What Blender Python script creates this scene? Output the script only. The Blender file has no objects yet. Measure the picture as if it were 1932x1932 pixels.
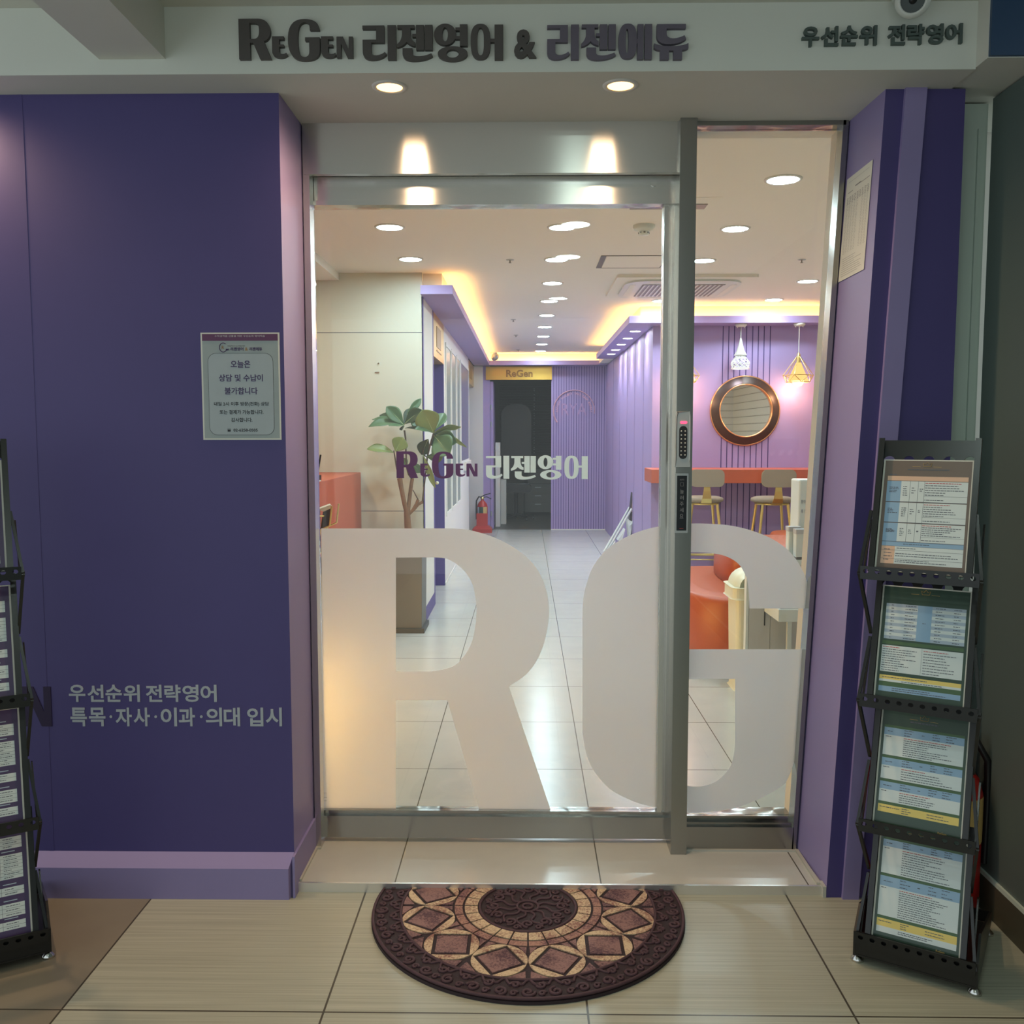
import bpy, math, random
from mathutils import Vector, Matrix
from mathutils.geometry import tessellate_polygon
S = bpy.context.scene
COL = S.collection
random.seed(7)
# ------------------------------------------------------------------ camera
CF, CP, CYAW, CROLL, CH = 1755.0, .0823, .0150, -.0007, 1.2988
_F = Vector((-math.sin(CYAW)*math.cos(CP), math.cos(CYAW)*math.cos(CP), -math.sin(CP)))
_r = Vector((math.cos(CYAW), math.sin(CYAW), 0)); _u = _r.cross(_F)
_R = _r*math.cos(CROLL)+_u*math.sin(CROLL); _U = _u*math.cos(CROLL)-_r*math.sin(CROLL)
CAM = Vector((0, 0, CH))
cd = bpy.data.cameras.new('camera'); cam = bpy.data.objects.new('camera', cd); COL.objects.link(cam)
cd.sensor_width = 36; cd.lens = CF/1932*36; cd.clip_start = .05; cd.clip_end = 60
cam.matrix_world = Matrix(((_R.x, _U.x, -_F.x, 0), (_R.y, _U.y, -_F.y, 0), (_R.z, _U.z, -_F.z, CH), (0, 0, 0, 1)))
S.camera = cam
# ------------------------------------------------------------------ world, exposure
w = bpy.data.worlds.new('world'); S.world = w; w.use_nodes = True
w.node_tree.nodes['Background'].inputs[0].default_value = (.64, .72, .74, 1)
w.node_tree.nodes['Background'].inputs[1].default_value = .56
S.view_settings.view_transform = 'Standard'; S.view_settings.look = 'None'
S.view_settings.exposure = 1.15; S.view_settings.gamma = 1; S.view_settings.use_curve_mapping = False
# light levels
L_IN, L_BOX, L_COVE, L_CORR, L_SOFFIT, L_TOE = 84, 38, 19, 10.0, 12.5, 16

# points of the photograph measured on real planes of the place
def ray(x, y): return _F+_R*((x-966)/CF)-_U*((y-966)/CF)
def PY(x, y, Y): d = ray(x, y); return CAM+d*(Y/d.y)
def PX(x, y, X): d = ray(x, y); return CAM+d*(X/d.x)
def PZ(x, y, z=0): d = ray(x, y); return CAM+d*((z-CH)/d.z)

# ------------------------------------------------------------------ materials
def lin(c):
    c = c/255; return c/12.92 if c <= .04045 else ((c+.055)/1.055)**2.4
def rgb(r, g, b): return (lin(r), lin(g), lin(b), 1)
MATS = {}
def mat(name, col, rough=.5, metal=0, spec=.5, noise=0, nscale=8, emit=None, es=0, bump=0, bscale=200, coat=0):
    if name in MATS: return MATS[name]
    m = bpy.data.materials.new(name); m.use_nodes = True; nt = m.node_tree; b = nt.nodes['Principled BSDF']
    b.inputs['Base Color'].default_value = col; b.inputs['Roughness'].default_value = rough
    b.inputs['Metallic'].default_value = metal; b.inputs['Specular IOR Level'].default_value = spec
    b.inputs['Coat Weight'].default_value = coat
    if emit: b.inputs['Emission Color'].default_value = emit; b.inputs['Emission Strength'].default_value = es
    if noise or bump:
        tc = nt.nodes.new('ShaderNodeTexCoord')
        n = nt.nodes.new('ShaderNodeTexNoise'); n.inputs['Scale'].default_value = nscale; n.inputs['Detail'].default_value = 4
        nt.links.new(tc.outputs['Object'], n.inputs['Vector'])
        if noise:
            mx = nt.nodes.new('ShaderNodeMix'); mx.data_type = 'RGBA'
            mx.inputs[6].default_value = tuple(c*(1-noise) for c in col[:3])+(1,); mx.inputs[7].default_value = tuple(min(1, c*(1+noise)) for c in col[:3])+(1,)
            nt.links.new(n.outputs['Fac'], mx.inputs[0]); nt.links.new(mx.outputs[2], b.inputs['Base Color'])
        if bump:
            n2 = nt.nodes.new('ShaderNodeTexNoise'); n2.inputs['Scale'].default_value = bscale; nt.links.new(tc.outputs['Object'], n2.inputs['Vector'])
            bp = nt.nodes.new('ShaderNodeBump'); bp.inputs['Strength'].default_value = bump; bp.inputs['Distance'].default_value = .002
            nt.links.new(n2.outputs['Fac'], bp.inputs['Height']); nt.links.new(bp.outputs[0], b.inputs['Normal'])
    MATS[name] = m; return m
def N(nt, t, **k):
    n = nt.nodes.new(t)
    for a, v in k.items(): setattr(n, a, v)
    return n
def math_node(nt, op, a, b=None, c=None):
    n = N(nt, 'ShaderNodeMath', operation=op)
    for i, v in enumerate((a, b, c)):
        if v is None: continue
        if hasattr(v, 'links'): nt.links.new(v, n.inputs[i])
        else: n.inputs[i].default_value = v
    return n.outputs[0]
def steel(name, base=(.62, .61, .57, 1), rough=.24, grain='X', strength=.04):
    m = mat(name, base, rough, 1); nt = m.node_tree; b = nt.nodes['Principled BSDF']
    b.inputs['Anisotropic'].default_value = .97
    tv = N(nt, 'ShaderNodeCombineXYZ'); tv.inputs[2].default_value = 1; nt.links.new(tv.outputs[0], b.inputs['Tangent'])
    tc = N(nt, 'ShaderNodeNewGeometry'); mp = N(nt, 'ShaderNodeMapping')
    mp.inputs['Scale'].default_value = (3, 3, 700) if grain == 'X' else (700, 700, 3)
    n = N(nt, 'ShaderNodeTexNoise'); n.inputs['Scale'].default_value = 1; n.inputs['Detail'].default_value = 2
    bp = N(nt, 'ShaderNodeBump'); bp.inputs['Strength'].default_value = strength; bp.inputs['Distance'].default_value = .0006
    nt.links.new(tc.outputs['Position'], mp.inputs['Vector']); nt.links.new(mp.outputs[0], n.inputs['Vector'])
    nt.links.new(n.outputs['Fac'], bp.inputs['Height']); nt.links.new(bp.outputs[0], b.inputs['Normal'])
    return m
def tile_mat(name, c1, c2, grout, x0, y0, sx, sy, gw, rough, streak=False, plain_below=None, plain=None, coat=0):
    m = mat(name, c1, rough, 0, .5, coat=coat); nt = m.node_tree; b = nt.nodes['Principled BSDF']
    g = N(nt, 'ShaderNodeNewGeometry'); sp = N(nt, 'ShaderNodeSeparateXYZ'); nt.links.new(g.outputs['Position'], sp.inputs[0])
    def line(o, o0, s):
        f = math_node(nt, 'FRACT', math_node(nt, 'DIVIDE', math_node(nt, 'SUBTRACT', o, o0-50*s), s))
        return math_node(nt, 'GREATER_THAN', math_node(nt, 'ABSOLUTE', math_node(nt, 'SUBTRACT', f, .5)), .5-gw/2/s)
    gm = math_node(nt, 'MAXIMUM', line(sp.outputs['X'], x0, sx), line(sp.outputs['Y'], y0, sy))
    mp = N(nt, 'ShaderNodeMapping'); mp.inputs['Scale'].default_value = (1.6, 170, 1) if streak else (6, 6, 6)
    nt.links.new(g.outputs['Position'], mp.inputs['Vector'])
    n = N(nt, 'ShaderNodeTexNoise'); n.inputs['Scale'].default_value = 1; n.inputs['Detail'].default_value = 5; n.inputs['Roughness'].default_value = .6
    nt.links.new(mp.outputs[0], n.inputs['Vector'])
    cr = N(nt, 'ShaderNodeMapRange'); cr.inputs[1].default_value = .3; cr.inputs[2].default_value = .7; nt.links.new(n.outputs['Fac'], cr.inputs[0])
    mx = N(nt, 'ShaderNodeMix', data_type='RGBA'); mx.inputs[6].default_value = c1; mx.inputs[7].default_value = c2
    nt.links.new(cr.outputs[0], mx.inputs[0]); out = mx.outputs[2]
    if plain:
        n3 = N(nt, 'ShaderNodeTexNoise'); n3.inputs['Scale'].default_value = 9; n3.inputs['Detail'].default_value = 6; nt.links.new(g.outputs['Position'], n3.inputs['Vector'])
        mp2 = N(nt, 'ShaderNodeMix', data_type='RGBA'); mp2.inputs[6].default_value = plain; mp2.inputs[7].default_value = tuple(c*.8 for c in plain[:3])+(1,)
        nt.links.new(n3.outputs['Fac'], mp2.inputs[0])
        m2 = N(nt, 'ShaderNodeMix', data_type='RGBA'); nt.links.new(math_node(nt, 'LESS_THAN', sp.outputs['X'], plain_below), m2.inputs[0])
        nt.links.new(out, m2.inputs[6]); nt.links.new(mp2.outputs[2], m2.inputs[7]); out = m2.outputs[2]
    m3 = N(nt, 'ShaderNodeMix', data_type='RGBA'); nt.links.new(gm, m3.inputs[0]); nt.links.new(out, m3.inputs[6]); m3.inputs[7].default_value = grout
    nt.links.new(m3.outputs[2], b.inputs['Base Color'])
    bp = N(nt, 'ShaderNodeBump'); bp.inputs['Strength'].default_value = .4; bp.inputs['Distance'].default_value = .001
    nt.links.new(math_node(nt, 'SUBTRACT', 1, gm), bp.inputs['Height']); nt.links.new(bp.outputs[0], b.inputs['Normal'])
    return m
def glass_mat():
    m = bpy.data.materials.new('clear_glass'); m.use_nodes = True; nt = m.node_tree; nt.nodes.clear()
    o = N(nt, 'ShaderNodeOutputMaterial'); mx = N(nt, 'ShaderNodeMixShader'); t = N(nt, 'ShaderNodeBsdfTransparent'); g = N(nt, 'ShaderNodeBsdfGlossy')
    t.inputs[0].default_value = (.985, .99, .985, 1); g.inputs['Roughness'].default_value = 0
    f = N(nt, 'ShaderNodeFresnel'); f.inputs[0].default_value = 1.45
    nt.links.new(f.outputs[0], mx.inputs[0]); nt.links.new(t.outputs[0], mx.inputs[1]); nt.links.new(g.outputs[0], mx.inputs[2]); nt.links.new(mx.outputs[0], o.inputs[0])
    return m
def film_mat(name, col, trans=.06, tl=.82, fwd=.0):
    # etched film: diffuse on both faces plus a forward-scattered share
    m = bpy.data.materials.new(name); m.use_nodes = True; nt = m.node_tree; nt.nodes.clear()
    o = N(nt, 'ShaderNodeOutputMaterial'); a = N(nt, 'ShaderNodeMixShader'); b = N(nt, 'ShaderNodeMixShader'); c = N(nt, 'ShaderNodeMixShader')
    t = N(nt, 'ShaderNodeBsdfTransparent'); l = N(nt, 'ShaderNodeBsdfTranslucent'); d = N(nt, 'ShaderNodeBsdfDiffuse')
    r = N(nt, 'ShaderNodeBsdfRefraction'); r.inputs['IOR'].default_value = 1.25; r.inputs['Roughness'].default_value = .75; r.inputs['Color'].default_value = (1, 1, 1, 1)
    l.inputs[0].default_value = col; d.inputs[0].default_value = col
    a.inputs[0].default_value = tl; b.inputs[0].default_value = trans; c.inputs[0].default_value = fwd
    nt.links.new(d.outputs[0], a.inputs[1]); nt.links.new(l.outputs[0], a.inputs[2]); nt.links.new(a.outputs[0], c.inputs[1]); nt.links.new(r.outputs[0], c.inputs[2])
    nt.links.new(c.outputs[0], b.inputs[1]); nt.links.new(t.outputs[0], b.inputs[2]); nt.links.new(b.outputs[0], o.inputs[0])
    return m
def glow(name, col, s, back=True):
    m = bpy.data.materials.new(name); m.use_nodes = True; nt = m.node_tree; nt.nodes.clear()
    o = N(nt, 'ShaderNodeOutputMaterial'); e = N(nt, 'ShaderNodeEmission'); e.inputs[0].default_value = col; e.inputs[1].default_value = s
    nt.links.new(e.outputs[0], o.inputs[0]); return m

M_dark = mat('dark_purple_paint', rgb(76, 67, 124), .55, noise=.05)
M_lav = mat('lavender_paint', rgb(146, 134, 182), .5, noise=.03)
M_inpur = mat('interior_purple_paint', rgb(164, 142, 192), .5, noise=.03)
M_inpur2 = mat('interior_deep_purple', rgb(92, 76, 140), .5)
M_groove = mat('groove_shadow_line', rgb(80, 66, 118), .8)
M_white = mat('white_paint', rgb(222, 219, 210), .6)
M_ceil = mat('ceiling_paint', rgb(234, 231, 224), .8)
M_cream = mat('cream_wall_panel', rgb(214, 212, 196), .4)
M_fascia = mat('fascia_paint', rgb(222, 226, 218), .8, noise=.04, nscale=3)
M_soffit = mat('soffit_paint', rgb(208, 208, 198), .8, noise=.03)
M_grey = mat('grey_wall_paint', rgb(196, 210, 198), .7)
M_dgreen = mat('dark_green_panel', rgb(92, 106, 102), .45)
M_bdark = mat('brown_base_panel', rgb(78, 76, 62), .5)
M_bead = mat('silicone_bead', rgb(190, 188, 176), .5)
M_steel = steel('brushed_steel'); M_steel_dim = steel('brushed_steel_dim_reflection', base=(.36, .36, .34, 1), grain='X', rough=.2)  # second steel: same metal, base colour darkened to imitate its darker reflections
M_chrome = mat('polished_steel', (.62, .62, .6, 1), .08, 1)
M_glass = glass_mat(); M_film = film_mat('frosted_film', (.98, .96, .94, 1), .08, .90, .38)
M_black = mat('black_plastic', rgb(24, 24, 26), .35)
M_blackm = mat('black_powder_coat', rgb(20, 22, 23), .3, 0, .6)
M_gold = mat('gold_metal', rgb(226, 204, 136), .36, 1)
M_goldp = mat('gold_sign_plate', rgb(214, 172, 78), .32, .7)
M_goldd = mat('dark_gold_letters', rgb(150, 110, 50), .4, .6)
M_red = mat('red_enamel', rgb(190, 40, 36), .3)
M_orange = mat('orange_laminate', rgb(188, 90, 62), .45)
M_leather = mat('orange_leatherette', rgb(178, 84, 48), .4, bump=.15, bscale=150)
M_wpl = mat('white_plastic', rgb(214, 218, 212), .35)
M_creampl = mat('cream_plastic', rgb(222, 218, 190), .4)
M_gpl = mat('grey_plastic', rgb(122, 118, 112), .4)
M_silver = mat('silver_plastic', rgb(176, 180, 178), .3, .6)
M_paper = mat('paper', rgb(222, 222, 210), .7)
M_ink = mat('black_ink', rgb(40, 40, 44), .7)
M_floor_in = tile_mat('interior_tile', rgb(202, 202, 193), rgb(195, 195, 187), rgb(96, 92, 80), .219, 4.737, .6, .6, .004, .22)
M_floor_ex = tile_mat('corridor_tile', rgb(186, 187, 168), rgb(156, 156, 138), rgb(74, 68, 54), -1.074, 2.034, .6085, .6, .005, .33, True, -1.074, rgb(142, 134, 116))

# ------------------------------------------------------------------ geometry helpers
ORG = {}
class MB:
    def __init__(s): s.v = []; s.f = []; s.m = []; s.sm = []
    def add(s, vs, fs, mi=0, smooth=False):
        o = len(s.v); s.v += [Vector(p) for p in vs]
        for f in fs: s.f.append([i+o for i in f]); s.m.append(mi); s.sm.append(smooth)
        return s
    def box(s, x0, x1, y0, y1, z0, z1, mi=0):
        return s.add([(x, y, z) for z in (z0, z1) for y in (y0, y1) for x in (x0, x1)],
                     [(0, 2, 3, 1), (4, 5, 7, 6), (0, 1, 5, 4), (2, 6, 7, 3), (0, 4, 6, 2), (1, 3, 7, 5)], mi)
    def rbox(s, x0, x1, y0, y1, z0, z1, r, axis='y', mi=0, n=5):
        # box with rounded corners seen along an axis
        A = {'x': (1, 2, 0), 'y': (0, 2, 1), 'z': (0, 1, 2)}[axis]; lo = (x0, y0, z0); hi = (x1, y1, z1); P = []
        a, b, c = A
        for (cx, cy, a0) in ((hi[a]-r, hi[b]-r, 0), (lo[a]+r, hi[b]-r, 90), (lo[a]+r, lo[b]+r, 180), (hi[a]-r, lo[b]+r, 270)):
            for k in range(n+1):
                t = math.radians(a0+90*k/n); P.append((cx+r*math.cos(t), cy+r*math.sin(t)))
        vs = []
        for cv in (lo[c], hi[c]):
            for p in P:
                q = [0, 0, 0]; q[a], q[b], q[c] = p[0], p[1], cv; vs.append(q)
        k = len(P); fs = [list(range(k)), list(range(2*k-1, k-1, -1))]+[(i, (i+1) % k, k+(i+1) % k, k+i) for i in range(k)]
        return s.add(vs, fs, mi)
    def obox(s, c, u, v, n, a, b, d, mi=0):
        c = Vector(c); u = Vector(u)*a/2; v = Vector(v)*b/2; n = Vector(n)*d/2
        return s.add([c+i*u+j*v+k*n for k in (-1, 1) for j in (-1, 1) for i in (-1, 1)],
                     [(0, 2, 3, 1), (4, 5, 7, 6), (0, 1, 5, 4), (2, 6, 7, 3), (0, 4, 6, 2), (1, 3, 7, 5)], mi)
    def cyl(s, p0, p1, r0, r1=None, n=16, mi=0, caps=True, smooth=True):
        r1 = r0 if r1 is None else r1; p0 = Vector(p0); p1 = Vector(p1); d = (p1-p0).normalized()
        a = d.orthogonal().normalized(); b = d.cross(a)
        vs = [p+(a*math.cos(2*math.pi*k/n)+b*math.sin(2*math.pi*k/n))*r for p, r in ((p0, r0), (p1, r1)) for k in range(n)]
        s.add(vs, [(k, (k+1) % n, n+(k+1) % n, n+k) for k in range(n)], mi, smooth)
        if caps: s.add(vs, [list(range(n))[::-1], list(range(n, 2*n))], mi)
        return s
    def tube(s, pts, r, n=8, mi=0, closed=False):
        pts = [Vector(p) for p in pts]; rs = r if isinstance(r, (list, tuple)) else [r]*len(pts); vs = []; k = len(pts); pa = None
        for i, p in enumerate(pts):
            q0 = pts[i-1] if (i or closed) else p; q1 = pts[(i+1) % k] if (i < k-1 or closed) else p
            d = (q1-q0).normalized()
            if pa is None: a = d.orthogonal().normalized()
            else:
                a = pa-d*pa.dot(d); a = a.normalized() if a.length > 1e-6 else d.orthogonal().normalized()
            pa = a; b = d.cross(a)
            vs += [p+(a*math.cos(2*math.pi*j/n)+b*math.sin(2*math.pi*j/n))*rs[i] for j in range(n)]
        fs = [(i*n+j, i*n+(j+1) % n, ((i+1) % k)*n+(j+1) % n, ((i+1) % k)*n+j) for i in range(k if closed else k-1) for j in range(n)]
        s.add(vs, fs, mi, True)
        if not closed: s.add(vs, [list(range(n))[::-1], list(range((k-1)*n, k*n))], mi)
        return s
    def lathe(s, prof, c=(0, 0, 0), ax=(0, 0, 1), n=24, mi=0, smooth=True):
        ax = Vector(ax).normalized(); a = ax.orthogonal().normalized(); b = ax.cross(a); c = Vector(c)
        vs = [c+ax*h+(a*math.cos(2*math.pi*k/n)+b*math.sin(2*math.pi*k/n))*max(r, 1e-4) for r, h in prof for k in range(n)]
        m = len(prof)
        return s.add(vs, [(i*n+k, i*n+(k+1) % n, (i+1)*n+(k+1) % n, (i+1)*n+k) for i in range(m-1) for k in range(n)], mi, smooth)
    def disc(s, c, r, nrm=(0, 0, 1), n=28, mi=0):
        nrm = Vector(nrm).normalized(); a = nrm.orthogonal().normalized(); b = nrm.cross(a); c = Vector(c)
        return s.add([c+(a*math.cos(2*math.pi*k/n)+b*math.sin(2*math.pi*k/n))*r for k in range(n)], [list(range(n))], mi)
    def prism(s, loops, o, u, v, t, mi=0):
        # loops: outer polygon first, then holes, in (u, v); thickness t along u x v
        o = Vector(o); u = Vector(u); v = Vector(v); nn = u.cross(v).normalized()*t
        flat = [p for l in loops for p in l]; k = len(flat)
        vs = [o+u*p[0]+v*p[1] for p in flat]; vs += [p+nn for p in vs]
        tri = tessellate_polygon([[Vector((p[0], p[1], 0)) for p in l] for l in loops])
        fs = [tuple(x) for x in tri]+[tuple(i+k for i in x)[::-1] for x in tri]
        j = 0
        for l in loops:
            n = len(l); fs += [(j+i, j+(i+1) % n, k+j+(i+1) % n, k+j+i) for i in range(n)]; j += n
        return s.add(vs, fs, mi)
    def text(s, txt, x0, x1, y0, y1, o, u, v, t=.0004, bold=0, mi=0, keep=False):
        # lettering fitted to the rectangle x0..x1, y0..y1 of the plane o, u, v
        c = bpy.data.curves.new('lettering', 'FONT'); c.body = txt; c.size = 1; c.offset = bold; c.resolution_u = 3
        ob = bpy.data.objects.new('lettering', c); COL.objects.link(ob)
        dg = bpy.context.evaluated_depsgraph_get(); me = bpy.data.meshes.new_from_object(ob.evaluated_get(dg))
        pts = [p.co.copy() for p in me.vertices]; fs = [tuple(p.vertices) for p in me.polygons]
        bpy.data.meshes.remove(me); bpy.data.objects.remove(ob); bpy.data.curves.remove(c)
        if not pts: return s
        ax, bx = min(p.x for p in pts), max(p.x for p in pts); ay, by = min(p.y for p in pts), max(p.y for p in pts)
        sx = (x1-x0)/max(bx-ax, 1e-6); sy = (y1-y0)/max(by-ay, 1e-6)
        if keep: sx = sy = min(sx, sy)
        cx = (x0+x1)/2; cy = (y0+y1)/2; o = Vector(o); u = Vector(u); v = Vector(v); nn = u.cross(v).normalized()*t
        q = [o+u*(cx+(p.x-(ax+bx)/2)*sx)+v*(cy+(p.y-(ay+by)/2)*sy) for p in pts]; k = len(q)
        from collections import Counter
        ed = Counter(); 
        for f in fs:
            for i in range(len(f)): ed[(f[i], f[(i+1) % len(f)])] += 1
        side = [(a, b, k+b, k+a) for (a, b) in ed if (b, a) not in ed]
        return s.add(q+[p+nn for p in q], fs+[tuple(i+k for i in f)[::-1] for f in fs]+side, mi)
    def build(s, name, mats, parent=None, bevel=0):
        org = ORG[parent.name] if parent is not None else None
        if org is None:
            xs = [p.x for p in s.v]; ys = [p.y for p in s.v]; zs = [p.z for p in s.v]
            org = Vector(((min(xs)+max(xs))/2, (min(ys)+max(ys))/2, min(zs)))
        me = bpy.data.meshes.new(name); me.from_pydata([p-org for p in s.v], [], s.f)
        for m in (mats if isinstance(mats, (list, tuple)) else [mats]): me.materials.append(m)
        me.polygons.foreach_set('material_index', s.m); me.polygons.foreach_set('use_smooth', s.sm); me.update()
        ob = bpy.data.objects.new(name, me); COL.objects.link(ob)
        if parent is None: ob.location = org
        else: ob.parent = parent
        ORG[ob.name] = org
        if bevel:
            b = ob.modifiers.new('bevel', 'BEVEL'); b.width = bevel; b.segments = 2; b.limit_method = 'ANGLE'
        return ob
def tag(o, label, cat, group=None):
    o['label'] = label; o['category'] = cat
    if group: o['group'] = group
    return o
def struct(o, label=None):
    o['kind'] = 'structure'
    if label: o['label'] = label
    return o
def thing(name, loc, label, cat, group=None):
    o = bpy.data.objects.new(name, None); COL.objects.link(o); o.location = loc; o.empty_display_size = .1
    ORG[o.name] = Vector(loc); return tag(o, label, cat, group)
def frame(name, loc, label):
    o = bpy.data.objects.new(name, None); COL.objects.link(o); o.location = loc; ORG[o.name] = Vector(loc); return struct(o, label)
def dup(root, loc, label=None, rotz=None, group=None):
    r = root.copy(); COL.objects.link(r); r.location = loc; ORG[r.name] = Vector(loc)
    if rotz is not None: r.rotation_euler[2] = rotz
    if label: r['label'] = label
    if group: r['group'] = group
    for ch in list(root.children):
        c = ch.copy(); COL.objects.link(c); c.parent = r
        for g in list(ch.children):
            d = g.copy(); COL.objects.link(d); d.parent = c
    return r
XZ = ((1, 0, 0), (0, 0, 1))     # plane facing the camera; u x v points towards the camera

# outlines: path strings with M L C Z
def path(s, n=10):
    t = s.replace(',', ' ').split(); i = 0; loops = []; cur = []; cmd = ''
    def num():
        nonlocal i
        a = float(t[i]); i += 1; return a
    while i < len(t):
        if t[i] in 'MLCZ':
            cmd = t[i]; i += 1
            if cmd == 'Z':
                loops.append(cur); cur = []; continue
        if cmd == 'M': cur = [(num(), num())]; cmd = 'L'
        elif cmd == 'L': cur.append((num(), num()))
        elif cmd == 'C':
            a = cur[-1]; b = (num(), num()); c = (num(), num()); d = (num(), num())
            for k in range(1, n+1):
                q = k/n; p = 1-q
                cur.append(tuple(p**3*a[j]+3*p*p*q*b[j]+3*p*q*q*c[j]+q**3*d[j] for j in (0, 1)))
    if cur: loops.append(cur)
    return loops
def ell(cx, cy, rx, ry, e=2.0, n=36):
    out = []
    for k in range(n):
        c, s_ = math.cos(2*math.pi*k/n), math.sin(2*math.pi*k/n)
        out.append((cx+rx*math.copysign(abs(c)**(2/e), c), cy+ry*math.copysign(abs(s_)**(2/e), s_)))
    return out
def smooth_open(pts, n=5):
    out = []
    for i in range(len(pts)-1):
        p0, p1, p2, p3 = (Vector(pts[max(0, min(len(pts)-1, i+j))]) for j in (-1, 0, 1, 2))
        for a in range(n):
            t = a/n; out.append(tuple(.5*((2*p1)+(p2-p0)*t+(2*p0-5*p1+4*p2-p3)*t*t+(3*p1-p0-3*p2+p3)*t**3)))
    return out+[tuple(pts[-1])]
def smooth_closed(pts, n=6):
    k = len(pts); out = []
    for i in range(k):
        p0, p1, p2, p3 = (Vector(pts[(i+j) % k]) for j in (-1, 0, 1, 2))
        for a in range(n):
            t = a/n; out.append(tuple(.5*((2*p1)+(p2-p0)*t+(2*p0-5*p1+4*p2-p3)*t*t+(3*p1-p0-3*p2+p3)*t**3)))
    return out
# logo glyphs, each a list of pieces (outer loop + holes) in drawing units, y down
G = {
 'R': [path('M 88 104 L 205 104 C 255 104 280 135 280 180 C 280 215 262 235 240 240 L 283 348 L 215 348 L 175 250 L 155 250 L 155 348 L 88 348 Z M 155 128 L 175 128 C 205 128 212 140 212 175 C 212 215 200 226 175 226 L 155 226 Z')],
 'E': [path('M 305 215 L 372 215 L 372 233 L 345 233 L 345 262 L 372 262 L 372 275 L 345 275 L 345 300 C 345 320 375 320 385 308 L 392 320 C 380 336 350 338 335 334 C 315 330 305 318 305 300 Z')],
 'G': [path('M 603 172 L 545 172 C 545 135 535 125 518 125 C 485 125 470 150 470 230 C 470 310 485 332 510 332 C 535 332 540 315 540 295 L 540 235 L 515 235 L 515 215 L 605 215 L 605 290 C 605 335 570 352 510 352 C 440 352 410 310 410 230 C 410 150 440 106 510 106 C 575 106 603 130 603 172 Z')],
 'N': [path('M 725 215 L 765 215 L 800 290 L 800 215 L 825 215 L 825 333 L 790 333 L 752 255 L 752 333 L 725 333 Z')],
 '리': [path('M 905 146 L 1042 146 L 1042 250 L 960 250 L 960 310 C 960 335 1010 335 1045 308 L 1055 322 C 1030 350 985 356 955 354 C 920 350 905 335 905 305 L 905 232 L 990 232 L 990 166 L 905 166 Z'), path('M 1062 144 L 1115 144 L 1115 354 L 1062 354 Z')],
 '젠': [path('M 1133 146 L 1242 146 L 1242 166 L 1217 166 L 1217 195 C 1217 225 1230 245 1245 250 L 1245 274 C 1225 272 1205 262 1192 248 C 1178 266 1155 278 1130 280 L 1130 262 C 1150 250 1162 225 1162 195 L 1162 166 L 1133 166 Z'),
        path('M 1252 146 L 1302 146 L 1302 297 L 1252 297 L 1252 218 L 1228 218 L 1228 200 L 1252 200 Z'), path('M 1308 146 L 1357 146 L 1357 297 L 1308 297 Z'),
        path('M 1165 286 L 1228 286 L 1228 320 C 1228 342 1300 340 1348 318 L 1358 334 C 1320 358 1260 364 1220 361 C 1180 356 1165 342 1165 318 Z')],
 '영': [[ell(1445, 203, 72, 64), ell(1445, 203, 18, 42)], path('M 1540 144 L 1590 144 L 1590 272 L 1540 272 L 1540 232 L 1512 232 L 1512 214 L 1540 214 L 1540 180 L 1512 180 L 1512 162 L 1540 162 Z'), [ell(1493, 318, 97, 44), ell(1493, 318, 40, 25)]],
 '어': [[ell(1682, 249, 66, 106, 2.6), ell(1682, 249, 22, 84, 2.6)], path('M 1775 148 L 1832 148 L 1832 357 L 1775 357 L 1775 253 L 1746 253 L 1746 233 L 1775 233 Z')],
 '에': [[ell(1388, 260, 75, 140, 2.6), ell(1382, 260, 11, 98, 2.6)], path('M 1466 125 L 1515 125 L 1515 405 L 1466 405 L 1466 278 L 1461 278 L 1461 245 L 1466 245 Z'), path('M 1525 125 L 1585 125 L 1585 405 L 1525 405 Z')],
 '듀': [path('M 1622 125 L 1855 125 L 1855 160 L 1700 160 L 1700 200 C 1700 250 1780 250 1845 215 L 1860 245 C 1810 285 1740 290 1690 285 C 1640 275 1620 250 1620 210 Z'),
        path('M 1602 278 C 1650 310 1830 310 1878 278 L 1878 320 C 1860 330 1845 332 1828 334 L 1828 408 L 1757 408 L 1757 338 L 1722 338 L 1722 408 L 1650 408 L 1650 334 C 1630 332 1615 325 1602 318 Z')],
}
def glyph(mb, g, x0, x1, z0, z1, Y, t, mi=0, o=(0, 0, 0), uv=None):
    ps = G[g]; al = [p for pc in ps for l in pc for p in l]
    ax, bx = min(p[0] for p in al), max(p[0] for p in al); ay, by = min(p[1] for p in al), max(p[1] for p in al)
    u, v = uv or XZ; org = Vector(o) if uv else Vector((0, Y, 0))
    for pc in ps:
        mb.prism([[(x0+(p[0]-ax)/(bx-ax)*(x1-x0), z1-(p[1]-ay)/(by-ay)*(z1-z0)) for p in l] for l in pc], org, u, v, t, mi)
    return mb
def span(mb, g, px0, px1, py0, py1, Y, t, mi=0):
    a = PY(px0, py1, Y); b = PY(px1, py0, Y); return glyph(mb, g, a.x, b.x, a.z, b.z, Y, t, mi)
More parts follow.
